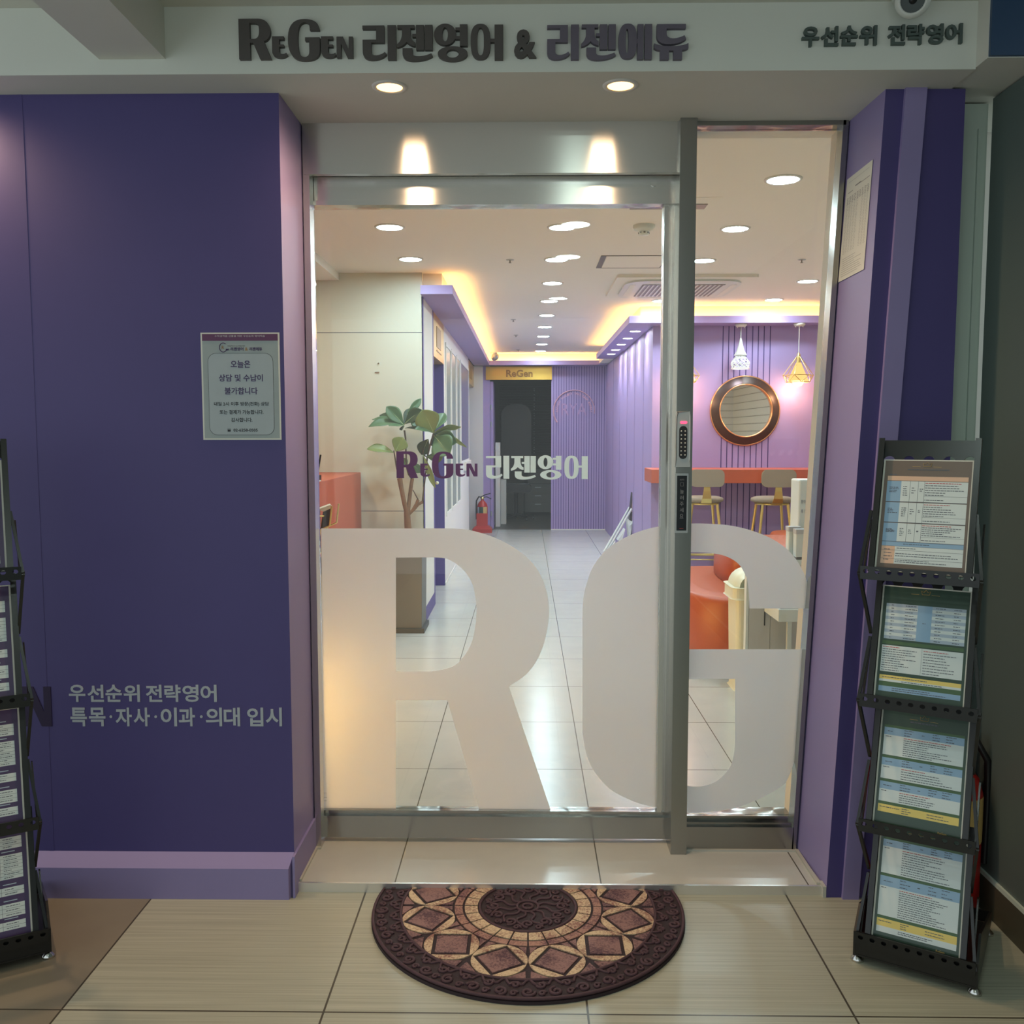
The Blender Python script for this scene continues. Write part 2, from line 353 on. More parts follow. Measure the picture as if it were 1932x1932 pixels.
# ================================================================== THE SETTING
ZS, ZC, ZX = 2.22, 2.39, -.025      # soffit, ceilings, corridor floor
YW, YD = 2.585, 2.83                # shopfront wall face, door frame face
b = MB().box(-3.0, 3.3, 2.605, 12.79, -.06, 0); struct(b.build('floor', M_floor_in), 'off-white square floor tiles inside the glass door')
b = MB().box(-3.0, 1.6, -3, 2.605, -.08, ZX); struct(b.build('floor', M_floor_ex), 'beige streaked corridor floor tiles outside the door')
b = MB().box(-.664, .853, 2.597, 2.6049, ZX, .002); struct(b.build('trim_1', mat('satin_metal_nosing', (.82, .83, .82, 1), .32, .85)), 'polished metal edge strip of the low step')
b = MB().box(-.664, -.655, 2.61, 2.83, 0, .007).box(.843, .853, 2.61, 2.83, 0, .007).box(.497, .848, 2.822, 2.832, 0, .006).box(-.66, -.645, 2.822, 2.83, 0, .006).box(.853, .862, 2.583, 2.62, ZX, .008)
struct(b.build('trim_2', M_bead), 'white sealant bead around the step')
# left wall block
b = MB()
b.add([(-3, YW, ZX), (-.668, YW, ZX), (-.668, YW, ZS), (-3, YW, ZS)], [(0, 1, 2, 3)], 0)
b.add([(-.668, YW, ZX), (-.668, 2.96, ZX), (-.668, 2.96, ZS), (-.668, YW, ZS)], [(0, 1, 2, 3)], 1)
b.add([(-3, YW, ZX), (-3, 2.96, ZX), (-3, 2.96, ZS), (-3, YW, ZS)], [(0, 1, 2, 3)], 0)
b.add([(-3, 2.96, ZX), (-.668, 2.96, ZX), (-.668, 2.96, ZS), (-3, 2.96, ZS)], [(0, 1, 2, 3)], 2)
b.box(-1.379, -1.366, YW-.0007, YW, .1, ZS, 0)
struct(b.build('wall_left', [M_dark, M_lav, M_cream]), 'dark purple wall left of the glass door')
b = MB().add([(-3, 2.55, ZX), (-.677, 2.55, ZX), (-.677, 2.55, .066), (-3, 2.55, .066), (-.668, YW, .1), (-3, YW, .1), (-.668, YW, ZX), (-3, YW, ZX)],
             [(0, 1, 2, 3), (3, 2, 4, 5), (1, 6, 4, 2), (0, 3, 5, 7), (0, 7, 6, 1)])
b.box(-.668, -.661, 2.56, YD, ZX, .098)
struct(b.build('baseboard_left', M_lav), 'lavender base ledge under the dark purple wall')
# right pier with its slanted edge
def px_x(z, top, bot): return bot+(top-bot)*(z-ZX)/(ZS-ZX)
b = MB()
for Y0, Y1 in ((YW, 2.96),):
    b.add([(.862, Y0, ZX), (.961, Y0, ZS), (1.173, Y0, ZS), (1.165, Y0, ZX)], [(0, 3, 2, 1)], 0)
    b.add([(.862, Y0, ZX), (.961, Y0, ZS), (.948, Y1, ZS), (.846, Y1, ZX)], [(0, 1, 2, 3)], 1)
    b.add([(1.165, Y0, ZX), (1.173, Y0, ZS), (1.173, Y1, ZS), (1.165, Y1, ZX)], [(0, 1, 2, 3)], 0)
    b.add([(.846, Y1, ZX), (.948, Y1, ZS), (1.173, Y1, ZS), (1.165, Y1, ZX)], [(0, 1, 2, 3)], 2)
q = [(.906, ZX), (.952, ZX), (1.067, ZS), (1.010, ZS)]
b.add([(x, YW-.012, z) for x, z in q]+[(x, YW, z) for x, z in q], [(0, 1, 2, 3), (0, 3, 7, 4), (1, 5, 6, 2), (0, 4, 5, 1), (3, 2, 6, 7)], 1)
struct(b.build('wall_right', [M_dark, M_lav, M_cream]), 'leaning purple pier with a lavender stripe right of the glass door')
b = MB().box(1.165, 1.29, 2.70, 2.96, ZX, ZS).box(1.172, 1.188, 2.69, 2.7, ZX, 2.15).box(1.262, 1.272, 2.692, 2.7, ZX, 2.15)
struct(b.build('wall_right', M_grey), 'narrow grey-green wall beside the purple pier')
b = MB().box(1.283, 1.6, -3, 2.66, ZX, ZS, 0).box(1.275, 1.283, -3, 2.66, ZX, .074, 1).box(1.276, 1.283, -3, 2.66, .074, .086, 2)
struct(b.build('wall_right', [M_dgreen, M_bdark, M_grey]), 'dark green-grey side wall with a brown base strip')
# soffit, fascia, corridor ceiling and beam
b = MB().box(-3, 1.136, 2.452, 2.96, ZS, 2.5, 0).box(1.136, 1.6, 2.39, 2.96, ZS+.004, 2.5, 0)
o = b.build('trim_3', [M_soffit, M_fascia])
for p in o.data.polygons:
    if abs(p.normal.y) > .9 and p.center.y < -.2: p.material_index = 1
for p in o.data.polygons: 
    if p.normal.y < -.9: p.material_index = 1
struct(o, 'grey-green fascia and soffit above the glass door')
b = MB().box(-3, 1.6, -3, 2.452, 2.386, 2.5); struct(b.build('ceiling', M_soffit), 'corridor ceiling in front of the shop')
b = MB().box(-1.092, -.922, -3, 2.452, 2.258, 2.386); struct(b.build('trim_4', M_soffit), 'ceiling beam running along the corridor at the upper left')
# steel door frame
b = MB().box(-.664, .497, YD, 2.96, 2.081, ZS).box(-.66, .45, YD-.004, YD+.02, 2.072, 2.081)
b.box(-.664, -.645, YD, 2.88, 0, 2.081)
struct(b.build('trim_5', M_steel), 'brushed steel header and left jamb of the door frame')
b = MB().box(.450, .4985, YD-.03, 2.97, 0, ZS); struct(b.build('trim_6', M_steel_dim), 'brushed steel post between the door and the side window')
b = MB()
b.add([(x, y, z) for y in (YD, 2.885) for x, z in ((.833, 0), (.846, 0), (.948, ZS), (.932, ZS))], [(0, 1, 2, 3), (4, 7, 6, 5), (0, 3, 7, 4), (1, 5, 6, 2)])
b.box(.4985, .94, YD, 2.885, 2.207, ZS).box(.4985, .838, YD, 2.96, 0, .076).box(.4985, .838, YD+.012, 2.95, .076, .086).box(.4985, .838, YD+.03, 2.93, .086, .1)
struct(b.build('trim_7', M_steel_dim), 'steel frame and bottom rail of the side window')
b = MB().add([(x, y, z) for y in (2.886, 2.94) for x, z in ((.834, 0), (.85, 0), (.955, ZS+.1), (.9375, ZS+.1))], [(0, 1, 2, 3), (4, 7, 6, 5), (0, 3, 7, 4), (1, 5, 6, 2)]).box(.4985, .95, 2.886, 2.96, 2.21, 2.5)
struct(b.build('trim_8', M_white), 'cream inner edge of the side window')
# side window pane
w1 = frame('window_1', (.67, 2.87, .1), 'tall fixed glass pane right of the door')
MB().add([(x, y, z) for y in (2.868, 2.876) for x, z in ((.4985, .1), (.838, .1), (.934, 2.207), (.4985, 2.207))], [(0, 1, 2, 3), (4, 7, 6, 5), (0, 3, 7, 4), (1, 5, 6, 2), (0, 4, 5, 1), (3, 2, 6, 7)]).build('glass_pane', M_glass, w1)
# sliding door
d1 = frame('door_1', (-.1, 2.9, .012), 'sliding glass door with steel rails and large frosted letters')
MB().box(-.65, .455, 2.885, 2.93, 2.005, 2.079).box(-.65, .455, 2.872, 2.93, 1.993, 2.006).build('top_rail', M_steel, d1)
MB().cyl((.385, 2.885, 2.055), (.385, 2.88, 2.055), .009).build('bolt_cap', M_steel, d1)
MB().box(-.66, .452, 2.88, 2.93, .014, .084).box(-.66, .452, 2.888, 2.925, .084, .1).box(-.66, .452, 2.876, 2.89, .080, .086).build('bottom_rail', M_steel_dim, d1)
MB().box(.418, .432, 2.885, 2.93, .1, 1.994).box(.432, .442, 2.893, 2.925, .1, 1.994).box(.442, .452, 2.885, 2.93, .1, 1.994).build('side_stile', M_steel, d1)
MB().box(-.66, -.6535, 2.885, 2.93, .1, 1.994).build('side_stile', M_steel_dim, d1)
MB().box(-.650, .418, 2.904, 2.912, .1, 1.994).build('glass_pane', M_glass, d1)
YG = 2.9035
def clip(poly, ax, lim, keep_less):
    out = []
    for i in range(len(poly)):
        a, c = poly[i-1], poly[i]; ia = (a[ax] <= lim) == keep_less; ic = (c[ax] <= lim) == keep_less
        if ia != ic:
            t = (lim-a[ax])/(c[ax]-a[ax]); out.append((a[0]+(c[0]-a[0])*t, a[1]+(c[1]-a[1])*t))
        if ic: out.append(c)
    return out
def onp(pts, Y): return [(PY(x, y, Y).x, PY(x, y, Y).z) for x, y in pts]
# frosted R: outline traced as a grotesque letter (stem, bowl, leg) in metres on the glass
bowl = smooth_open([(853, 997), (886, 1000), (935, 1015), (980, 1040), (1010, 1069), (1028, 1105), (1036, 1150), (1031, 1195), (1016, 1240), (992, 1273), (960, 1295)])
hole = [(747, 1052)]+smooth_open([(818, 1051.5), (845, 1055), (872, 1073), (890, 1099), (898.5, 1138), (897, 1180), (887, 1219), (866, 1249), (845, 1261), (812, 1267)])+[(747, 1267)]
Rout = [(606, 997)]+bowl+[(1040, 1531), (905, 1531), (844, 1321), (747, 1321), (747, 1531), (609, 1531)]
MB().prism([onp(Rout, YG), onp(hole, YG)], (0, YG, 0), XZ[0], XZ[1], .0004).build('frosted_letter', M_film, d1)
Gout = smooth_open([(1099, 1153), (1101, 1127), (1106, 1104), (1118, 1071), (1142, 1039), (1176, 1016), (1213, 1000.5), (1251, 992), (1298, 988), (1335, 988), (1381, 992), (1426, 1003.6), (1466, 1022), (1497, 1049), (1520, 1090), (1530, 1148)])+smooth_open([(1414, 1148), (1411, 1101), (1403, 1078), (1390, 1061), (1368, 1049), (1344, 1044), (1313, 1042), (1290, 1044), (1268, 1060), (1252, 1090), (1243, 1123), (1241.5, 1165)])+smooth_open([(1241.5, 1382), (1246, 1422), (1258, 1455), (1280, 1477), (1294, 1482), (1313, 1484), (1335, 1481), (1356, 1471), (1378, 1446), (1386, 1413), (1387, 1382)])+[(1387, 1281), (1270, 1281), (1270, 1225), (1520, 1225)]+smooth_open([(1510, 1400), (1487, 1468), (1466, 1489), (1426, 1510), (1381, 1526), (1335, 1532), (1295, 1533), (1222, 1520), (1182, 1506), (1148, 1486), (1121, 1455), (1106, 1422), (1099, 1382)])
gl = onp(Gout, YG); xs = .4175
left = clip(gl, 0, xs, True)
MB().prism([[p for p in left]], (0, YG, 0), XZ[0], XZ[1], .0004).build('frosted_letter', M_film, d1)
YP = 2.8675
gp = clip(onp(Gout, YP), 0, .4995, False)
# cut the right side along the leaning jamb: clip in a sheared frame
def shear(p, s): return (p[0]-s*(p[1]-.1)*(.934-.838)/(2.207-.1), p[1])
gp = [shear(p, 1) for p in gp]; gp = clip(gp, 0, .8375, True); gp = [shear(p, -1) for p in gp]
MB().prism([gp], (0, YP, 0), XZ[0], XZ[1], .0004).build('frosted_letter', M_film, w1)
M_pfilm = mat('purple_vinyl', rgb(92, 58, 108), .5); M_wfilm = film_mat('pale_green_vinyl', (.86, .96, .97, 1), .05, .6)
def win(g, x0, x1, y0, y1, m, name):
    # measured on a 4.83 times enlargement of the glass
    b = MB(); span(b, g, 730+x0/4.83, 730+x1/4.83, 830+y0/4.83, 830+y1/4.83, YG, .0004); b.build(name, m, d1)
win('R', 88, 283, 104, 348, M_pfilm, 'purple_letter'); win('E', 305, 392, 215, 336, M_pfilm, 'purple_letter'); win('G', 410, 605, 106, 352, M_pfilm, 'purple_letter')
win('E', 627, 714, 215, 335, M_pfilm, 'purple_letter'); win('N', 725, 825, 215, 333, M_pfilm, 'purple_letter')
win('리', 903, 1115, 144, 354, M_wfilm, 'pale_letter'); win('젠', 1130, 1358, 146, 362, M_wfilm, 'pale_letter'); win('영', 1373, 1590, 139, 362, M_wfilm, 'pale_letter'); win('어', 1616, 1832, 143, 357, M_wfilm, 'pale_letter')
a = PY(598, 1497, YG); c = PY(617, 1511, YG)
MB().text('AUTOGATE', a.x, c.x, a.z-.002, a.z+.003, (0, YG, 0), *XZ).box(a.x, c.x, YG-.0004, YG, (a.z+c.z)/2-.001, (a.z+c.z)/2).box(a.x, c.x, YG-.0004, YG, c.z, c.z+.001).build('maker_sticker', M_ink, d1)

M_groove2 = mat('grey_joint_line', rgb(120, 116, 106), .8)
# interior ceilings and walls
b = MB().box(-3, 3.3, 2.96, 12.79, ZC, 2.5); struct(b.build('ceiling', M_ceil), 'pale ceiling inside the shop')
b = MB().box(-3, -1.26, 2.96, 6.36, 2.34, ZC); struct(b.build('trim_9', M_ceil), 'lowered ceiling edge above the reception counter')
b = MB().box(-3.05, -3, 2.6, 12.9, 0, 2.5).box(-3.0, -.9, 2.965, 2.98, 0, ZC); struct(b.build('wall_left', M_cream), 'cream wall behind the reception counter')
b = MB().box(2.91, 3.0, 2.96, 8.1, 0, 2.5, 0)
for k in range(24): b.box(2.908, 2.911, 2.99, 8.09, .1+k*.096, .106+k*.096, 1)
struct(b.build('wall_right', [M_white, M_groove2]), 'white right wall of the waiting room')
b = MB().box(1.0, 2.95, 2.965, 2.98, 0, ZC, 0)
for k in range(24): b.box(1.0, 2.908, 2.979, 2.982, .1+k*.096, .106+k*.096, 1)
struct(b.build('wall_front', [M_white, M_groove2]), 'white inner face of the front wall')
# cream panel wall with two horizontal joints, behind the plant
b = MB()
for z0, z1 in ((0, .778), (.782, 1.990), (1.994, ZC)): b.box(-3, -.700, 6.36, 6.39, z0, z1, 0)
b.box(-3, -.705, 6.365, 6.39, 0, ZC, 1)
b.cyl((-1.0, 6.36, 1.785), (-1.0, 6.352, 1.785), .005, mi=2).cyl((-1.025, 6.36, 1.725), (-.995, 6.352, 1.725), .004, mi=2)
struct(b.build('wall_back', [M_cream, M_groove, M_chrome]), 'cream panelled wall behind the potted plant')
# left corridor wall: panels and recesses
b = MB().box(-3, -.70, 6.39, 7.10, .0, ZC, 0).box(-.705, -.698, 6.36, 6.42, 0, 2.232, 1).box(-.705, -.698, 7.04, 7.10, 0, 2.232, 1).box(-.7, -.697, 6.42, 7.04, 0, .10, 1).box(-.70, -.57, 6.40, 12.6, 2.235, ZC, 2)
struct(b.build('wall_left', [M_white, M_inpur2, M_white]), 'white corridor wall panel with purple edges')
b = MB().box(-3, -.70, 8.0, 11.4, 0, ZC, 0).box(-.80, -.702, 7.985, 8.0, 0, ZC, 1).box(-.84, -.70, 11.4, 11.43, 0, ZC, 1).box(-.70, -.696, 8.0, 11.4, 0, .02, 0)
struct(b.build('wall_left', [M_white, M_inpur2]), 'white corridor wall with the tall windows')
b = MB().box(-1.2, -.585, 12.72, 12.79, 0, 2.232); struct(b.build('wall_left', M_white), 'white column at the end of the corridor')
# recessed side doors
dd = frame('door_2', (-.82, 7.55, 0), 'purple side door in the first recess of the corridor')
MB().box(-.86, -.82, 7.10, 8.0, 0, 1.90).build('door_leaf', M_inpur2, dd)
MB().box(-.83, -.70, 7.10, 7.12, 0, 1.9).box(-.83, -.79, 7.1, 8.0, 1.87, 1.9).build('door_frame', M_lav, dd)
MB().box(-.86, -.70, 7.10, 8.0, 1.90, 2.232).build('gold_header', M_goldp, dd)
MB().box(-.70, -.696, 7.35, 7.70, 1.99, 2.15).box(-.70, -.696, 7.35, 7.75, 1.955, 1.965).build('wall_plate', M_goldd, dd)
dd = frame('door_3', (-.82, 12.0, 0), 'purple side door in the far recess of the corridor')
MB().box(-.86, -.82, 11.43, 12.72, 0, 1.95).build('door_leaf', M_inpur2, dd)
MB().box(-.86, -.71, 11.43, 12.72, 1.95, 2.232).build('gold_header', M_goldp, dd)
MB().box(-.71, -.706, 11.8, 12.25, 2.02, 2.18).build('wall_plate', M_goldd, dd)
# tall windows
wn = frame('window_2', (-.70, 9.7, 0), 'row of tall narrow windows in the white corridor wall')
M_pane = mat('frosted_window_pane', rgb(158, 166, 158), .25); M_pane2 = mat('purple_grey_pane', rgb(132, 124, 150), .25)
for (xa, xb, top, m, bot) in ((840.5, 849, 668, M_pane, .62), (851, 859, 680, M_pane, .62), (861, 866.5, 691, M_pane, .62), (868.5, 883, 705, M_pane2, 1.02)):
    ya = PX(xa, 700, -.70).y; yb = PX(xb, 700, -.70).y; zt = 2.07
    MB().box(-.703, -.697, ya, yb, bot, zt).build('pane', m, wn)
    MB().box(-.7, -.69, ya-.03, ya, bot-.03, zt+.03).box(-.7, -.69, yb, yb+.03, bot-.03, zt+.03).box(-.7, -.69, ya, yb, zt, zt+.03).box(-.7, -.69, ya, yb, bot-.03, bot).build('window_frame', M_white, wn)
MB().box(-.70, -.67, 10.5, 11.38, .90, 1.0).build('window_sill', M_white, wn)
# purple ledge boxes with hidden warm strips
b = MB().box(-.70, -.486, 6.25, 12.50, 2.232, 2.252).box(-.505, -.486, 6.25, 12.50, 2.252, 2.29).box(-.70, -.505, 6.25, 6.27, 2.252, 2.29)
struct(b.build('trim_10', M_inpur), 'purple ceiling ledge along the left corridor wall')
b = MB().box(-.7, 1.089, 12.50, 12.764, 2.2415, 2.252).box(-.505, 1.089, 12.50, 12.52, 2.252, 2.29).box(-.486, 1.089, 12.50, 12.515, 2.232, 2.2415)
struct(b.build('trim_11', M_inpur), 'purple ceiling ledge across the far wall')
b = MB().box(.862, 1.089, 7.88, 11.53, 2.232, 2.252).box(1.089, 2.905, 7.88, 8.099, 2.232, 2.252).box(.862, .882, 7.88, 11.53, 2.252, 2.29).box(.882, 2.905, 7.88, 7.90, 2.252, 2.29).box(.882, 1.089, 11.51, 11.53, 2.252, 2.29)
struct(b.build('trim_12', M_inpur), 'purple ceiling ledge over the bar counter corner')
b = MB().box(.975, 3.3, 8.05, 12.79, 2.25, ZC).box(-.7, .975, 12.62, 12.79, 2.25, ZC); struct(b.build('trim_13', M_ceil), 'cream cove riser above the purple ledges')
# far wall and bar wall
b = MB().box(.345, 1.12, 12.765, 12.79, 0, 2.24, 0).box(-.585, -.49, 12.765, 12.79, 0, 2.24, 0)
for k in range(22): x = .375+k*.0345; b.box(x, x+.006, 12.7635, 12.766, .01, 2.23, 1)
b.box(.345, 1.11, 12.75, 12.765, 0, .012, 2)
struct(b.build('wall_back', [M_inpur, M_groove, M_white]), 'purple slatted end wall of the corridor')
b = MB().box(1.09, 3.3, 8.1, 12.79, 0, 2.24, 0)
for x in (1.69, 1.739, 1.787, 1.838, 1.890, 1.943, 1.992, 2.041, 2.094): b.box(x-.004, x+.004, 8.0985, 8.101, .02, 2.23, 1)
for y in (8.7, 9.4, 10.1, 10.9, 11.7): b.box(1.0885, 1.091, y-.002, y+.002, 0, 2.23, 1)
struct(b.build('wall_right', [M_inpur, M_groove]), 'purple wall block with vertical grooves behind the bar counter')
# dark room beyond the far doorway
M_dk = mat('unlit_room_paint', rgb(120, 120, 116), .7); M_dkf = mat('unlit_room_floor', rgb(92, 86, 78), .4)
b = MB().box(-1.6, 1.6, 16.0, 16.05, 0, 2.4).box(-1.65, -1.6, 12.8, 16, 0, 2.4).box(1.6, 1.65, 12.8, 16, 0, 2.4).box(-1.6, 1.6, 12.79, 16, 2.35, 2.4).box(-1.6, -.585, 12.79, 12.8, 0, 2.4).box(.345, 1.6, 12.79, 12.8, 0, 2.4).box(-.585, .345, 12.79, 12.8, 2.23, 2.4)
struct(b.build('wall_back', M_dk), 'walls of the unlit office beyond the corridor')
b = MB().box(-1.6, 1.6, 12.79, 16, -.05, 0); struct(b.build('floor', M_dkf), 'dark floor of the unlit office')
dg = frame('door_4', (-.47, 12.9, 0), 'open purple door of the unlit office')
MB().box(-.487, -.447, 12.80, 13.60, .01, 2.03).build('door_leaf', M_inpur, dg)
for z in (.22, 1.45, 1.68): MB().cyl((-.478, 12.795, z-.035), (-.478, 12.795, z+.035), .011).build('hinge', M_silver, dg)
bl = thing('window_blind', (.1, 15.9, 1.0), 'dark horizontal blind in the unlit office with white dots for light through its cord holes', 'blind')
b = MB()
for k in range(44): b.obox((.35, 15.9, .95+k*.028), (1, 0, 0), (0, .6, -.8), (0, .8, .6), 1.6, .026, .002)
for x in (.14, .62):
    for k in range(0, 22): b.disc((x, 15.88, 1.0+k*.052+.01*math.sin(k*2.3+x)), .006, (0, -1, 0), 8, 1)  # white discs stand for light coming through the cord holes
b.build('slats', [mat('dark_blind', rgb(96, 94, 88), .6), M_wpl], bl)
# ================================================================== LAMPS
M_cool = glow('cool_lamp_diffuser', (.70, .93, 1, 1), L_IN); M_spot = glow('cove_spot_diffuser', (.86, .90, 1, 1), L_BOX)
M_corr = glow('corridor_lamp_diffuser', (.80, 1, .93, 1), L_CORR*4); M_warm = glow('warm_lamp_diffuser', (1, .52, .16, 1), 2.6)
M_cove = glow('warm_led_strip', (1, .52, .13, 1), L_COVE); M_toe = glow('warm_toe_strip', (1, .60, .16, 1), L_TOE)
M_ring = mat('lamp_trim_ring', rgb(214, 212, 206), .4)
def downlight(x, y, z, r, m, label, group, name='downlight'):
    t = thing(name, (x, y, z), label, 'ceiling light', group)
    MB().lathe([(r*1.22, 0), (r*1.2, -.004), (r*1.0, -.006), (r*.98, 0)], (x, y, z), n=32).build('trim_ring', M_ring, t)
    MB().disc((x, y, z-.003), r, (0, 0, -1), 32).build('diffuser', m, t)
    return t
proto = None
rows = [(.19, 4.1+.9*k) for k in range(1, 10)]
names = ['nearest', 'second', 'third', 'fourth', 'fifth', 'sixth', 'seventh', 'eighth', 'farthest']
for k, (x, y) in enumerate(rows):
    lb = f'round white ceiling downlight, {names[k]} in the row above the corridor'
    if proto is None: proto = downlight(x, y, ZC, .066, M_cool, lb, 'corridor row of ceiling downlights')
    else: dup(proto, (x, y, ZC), lb)
for (x, y, lb) in ((1.10, 4.10, 'round white ceiling downlight high in the side window, nearest the glass'), (1.108, 5.05, 'round white ceiling downlight in the side window, second from the glass'),
                   (1.11, 5.95, 'round white ceiling downlight partly behind the steel post'), (1.10, 7.70, 'round white ceiling downlight beside the cove, left of the steel post'),
                   (2.0, 6.75, 'round white ceiling downlight beside the sprinkler, far right'), (2.0, 7.66, 'round white ceiling downlight next to the glowing cove, far right'),
                   (-.716, 4.98, 'round white ceiling downlight nearest at the left, above the door glass'), (-.716, 5.87, 'round white ceiling downlight at the left, close to the panelled wall')):
    dup(proto, (x, y, ZC), lb, group='waiting room ceiling downlights')
M_warmc = glow('added_reception_diffuser', (1, .66, .26, 1), 70)  # unseen downlights added to yellow the wall near the reception counter
for (x, y, lb) in ((-1.75, 4.3, 'unseen warm downlight added over the reception counter, nearer the glass'), (-1.75, 5.4, 'unseen warm downlight added over the reception counter, nearer the panelled wall')):
    downlight(x, y, 2.338, .06, M_warmc, lb, 'added reception downlights')
p2 = None
for k, y in enumerate((8.48, 9.09, 9.70, 10.30, 10.84)):
    lb = f'small round spotlight under the purple ledge, {["nearest", "second", "middle", "fourth", "farthest"][k]} of five'
    if p2 is None: p2 = downlight(.98, y, 2.232, .046, M_spot, lb, 'spotlights under the purple ledge', 'spotlight')
    else: dup(p2, (.98, y, 2.232), lb)
def spot(name, loc, e, col, size, blend=.6, r=.03, rot=(0, 0, 0)):
    l = bpy.data.lights.new(name, 'SPOT'); l.energy = e; l.color = col; l.spot_size = math.radians(size); l.spot_blend = blend; l.shadow_soft_size = r
    o = bpy.data.objects.new(name, l); COL.objects.link(o); o.location = loc; o.rotation_euler = rot; return o
for y in (8.48, 9.09, 9.70, 10.30, 10.84): spot('spotlight_beam', (.98, y, 2.22), 9, (.82, .88, 1), 110, .8, .02, (0, math.radians(14), 0))
# warm soffit lamps outside
for k, (x, lb) in enumerate(((-.362, 'warm recessed soffit lamp left, above the door'), (.249, 'warm recessed soffit lamp right, above the door'), (-1.62, 'warm recessed soffit lamp beyond the left edge'))):
    t = thing('soffit_lamp', (x, 2.545, ZS), lb, 'ceiling light', None)
    MB().lathe([(.047, 0), (.046, -.003), (.036, -.004), (.034, 0)], (x, 2.545, ZS), n=32).build('trim_ring', M_ring, t)
    MB().lathe([(.034, -.001), (.034, .0), (.001, .0)], (x, 2.545, ZS-.001), n=32).build('diffuser', M_warm, t)
    spot('soffit_lamp_beam', (x, 2.545, ZS-.012), L_SOFFIT*(1.5 if k == 2 else 1), (1, .66, .40), 174, 1, .034)
for k, y in enumerate((.90, .03, -1.7)):
    t = downlight(.255, y, 2.386, .075, M_corr, ('round corridor ceiling lamp nearest the fascia', 'round corridor ceiling lamp overhead', 'round corridor ceiling lamp far behind')[k], 'corridor lamps over the entrance', 'corridor_lamp')
# hidden cove strips
t = tag(MB().box(-.56, -.545, 6.35, 12.6, 2.2525, 2.262).build('led_strip', M_cove), 'warm light strip hidden on the left purple ledge', 'light strip', 'cove strips')
t = tag(MB().box(-.5, .96, 12.565, 12.58, 2.2525, 2.262).build('led_strip', M_cove), 'warm light strip hidden on the far purple ledge', 'light strip', 'cove strips')
t = tag(MB().box(.93, .945, 7.98, 11.45, 2.2525, 2.262).box(.93, 2.88, 7.975, 7.99, 2.2525, 2.262).build('led_strip', M_cove), 'warm light strip hidden on the ledge above the bar', 'light strip', 'cove strips')

# ================================================================== ON THE SHOPFRONT
# raised lettering on the fascia
YF = 2.452
M_sign = mat('dark_sign_letter', rgb(84, 80, 78), .6); M_sign2 = mat('grey_violet_sign_letter', rgb(104, 98, 112), .6); M_sign3 = mat('slate_sign_letter', rgb(78, 92, 88), .6)
sg = thing('letter_sign', (-.1, YF, 2.25), 'large raised bilingual lettering across the fascia above the door', 'sign')
for g, x0, x1, y0, y1, m in (('R', 454, 512.5, 39, 115, M_sign), ('E', 516, 544, 72, 112, M_sign), ('G', 546, 604.5, 39.5, 117.5, M_sign), ('E', 608, 636, 72, 112, M_sign), ('N', 637, 667, 72.5, 112, M_sign),
                             ('리', 686, 748, 51, 116, M_sign), ('젠', 750.5, 817, 50.5, 118, M_sign), ('영', 820, 882.5, 48, 118.5, M_sign), ('어', 888.5, 949.5, 48.5, 115.5, M_sign),
                             ('리', 1032, 1092, 50, 115.5, M_sign2), ('젠', 1096, 1161.5, 49.5, 116.5, M_sign2), ('에', 1166, 1229.5, 48, 115, M_sign2), ('듀', 1233, 1298, 49, 115.5, M_sign2)):
    b = MB(); span(b, g, x0, x1, y0, y1, YF, .012); b.build('letter', m, sg)
a = PY(970, 112.5, YF); c = PY(1012, 59, YF)
MB().text('&', a.x, c.x, a.z, c.z, (0, YF, 0), *XZ, t=.012, bold=.035).build('letter', M_sign, sg)
sg = thing('letter_sign', (.9, YF, 2.28), 'smaller raised Korean lettering at the right of the fascia', 'sign')
for s, x0, x1, y0, y1 in (('우선순위', 1511, 1656, 53, 90), ('전략영어', 1673, 1817, 49, 87)):
    for k, ch in enumerate(s):
        w_ = (x1-x0)/4; a = PY(x0+k*w_, y1-k*.9, YF); c = PY(x0+(k+.92)*w_, y0-k*.9, YF)
        MB().text(ch, a.x, c.x, a.z, c.z, (0, YF, 0), *XZ, t=.01, bold=.03).build('letter', M_sign3, sg)
# lettering on the purple wall
M_wl = mat('grey_wall_lettering', rgb(176, 182, 188), .6); M_nl = mat('near_black_lettering', rgb(38, 22, 62), .6)
def wl(txt, x0, x1, y0, y1, par, name='letter', m=M_wl, bold=.022):
    a = PY(x0, y1, YW); c = PY(x1, y0, YW); MB().text(txt, a.x, c.x, a.z, c.z, (0, YW, 0), *XZ, t=.0015, bold=bold).build(name, m, par)
t = thing('wall_lettering', (-1.2, YW, .5), 'two rows of grey Korean lettering low on the dark purple wall', 'lettering')
for s, xs_, y0, y1 in (('우선순위전략영어', (131, 166, 200, 234, 276, 311, 345, 379), 1292, 1324), ('특목자사이과의대입시', (134, 169, 219, 253, 304, 338, 389, 423, 467, 502), 1335, 1370)):
    for ch, x in zip(s, xs_): wl(ch, x, x+29.5, y0, y1, t)
for x in (209.5, 294, 380): p = PY(x, 1352, YW); MB().cyl((p.x, YW, p.z), (p.x, YW-.0015, p.z), .004, n=12).build('separator_dot', M_wl, t)
t = thing('wall_lettering', (-1.4, YW, .5), 'near-black capital N on the purple wall behind the left stand', 'lettering')
b = MB(); span(b, 'N', 44, 95.5, 1295.5, 1370, YW, .002); b.build('letter', M_nl, t)
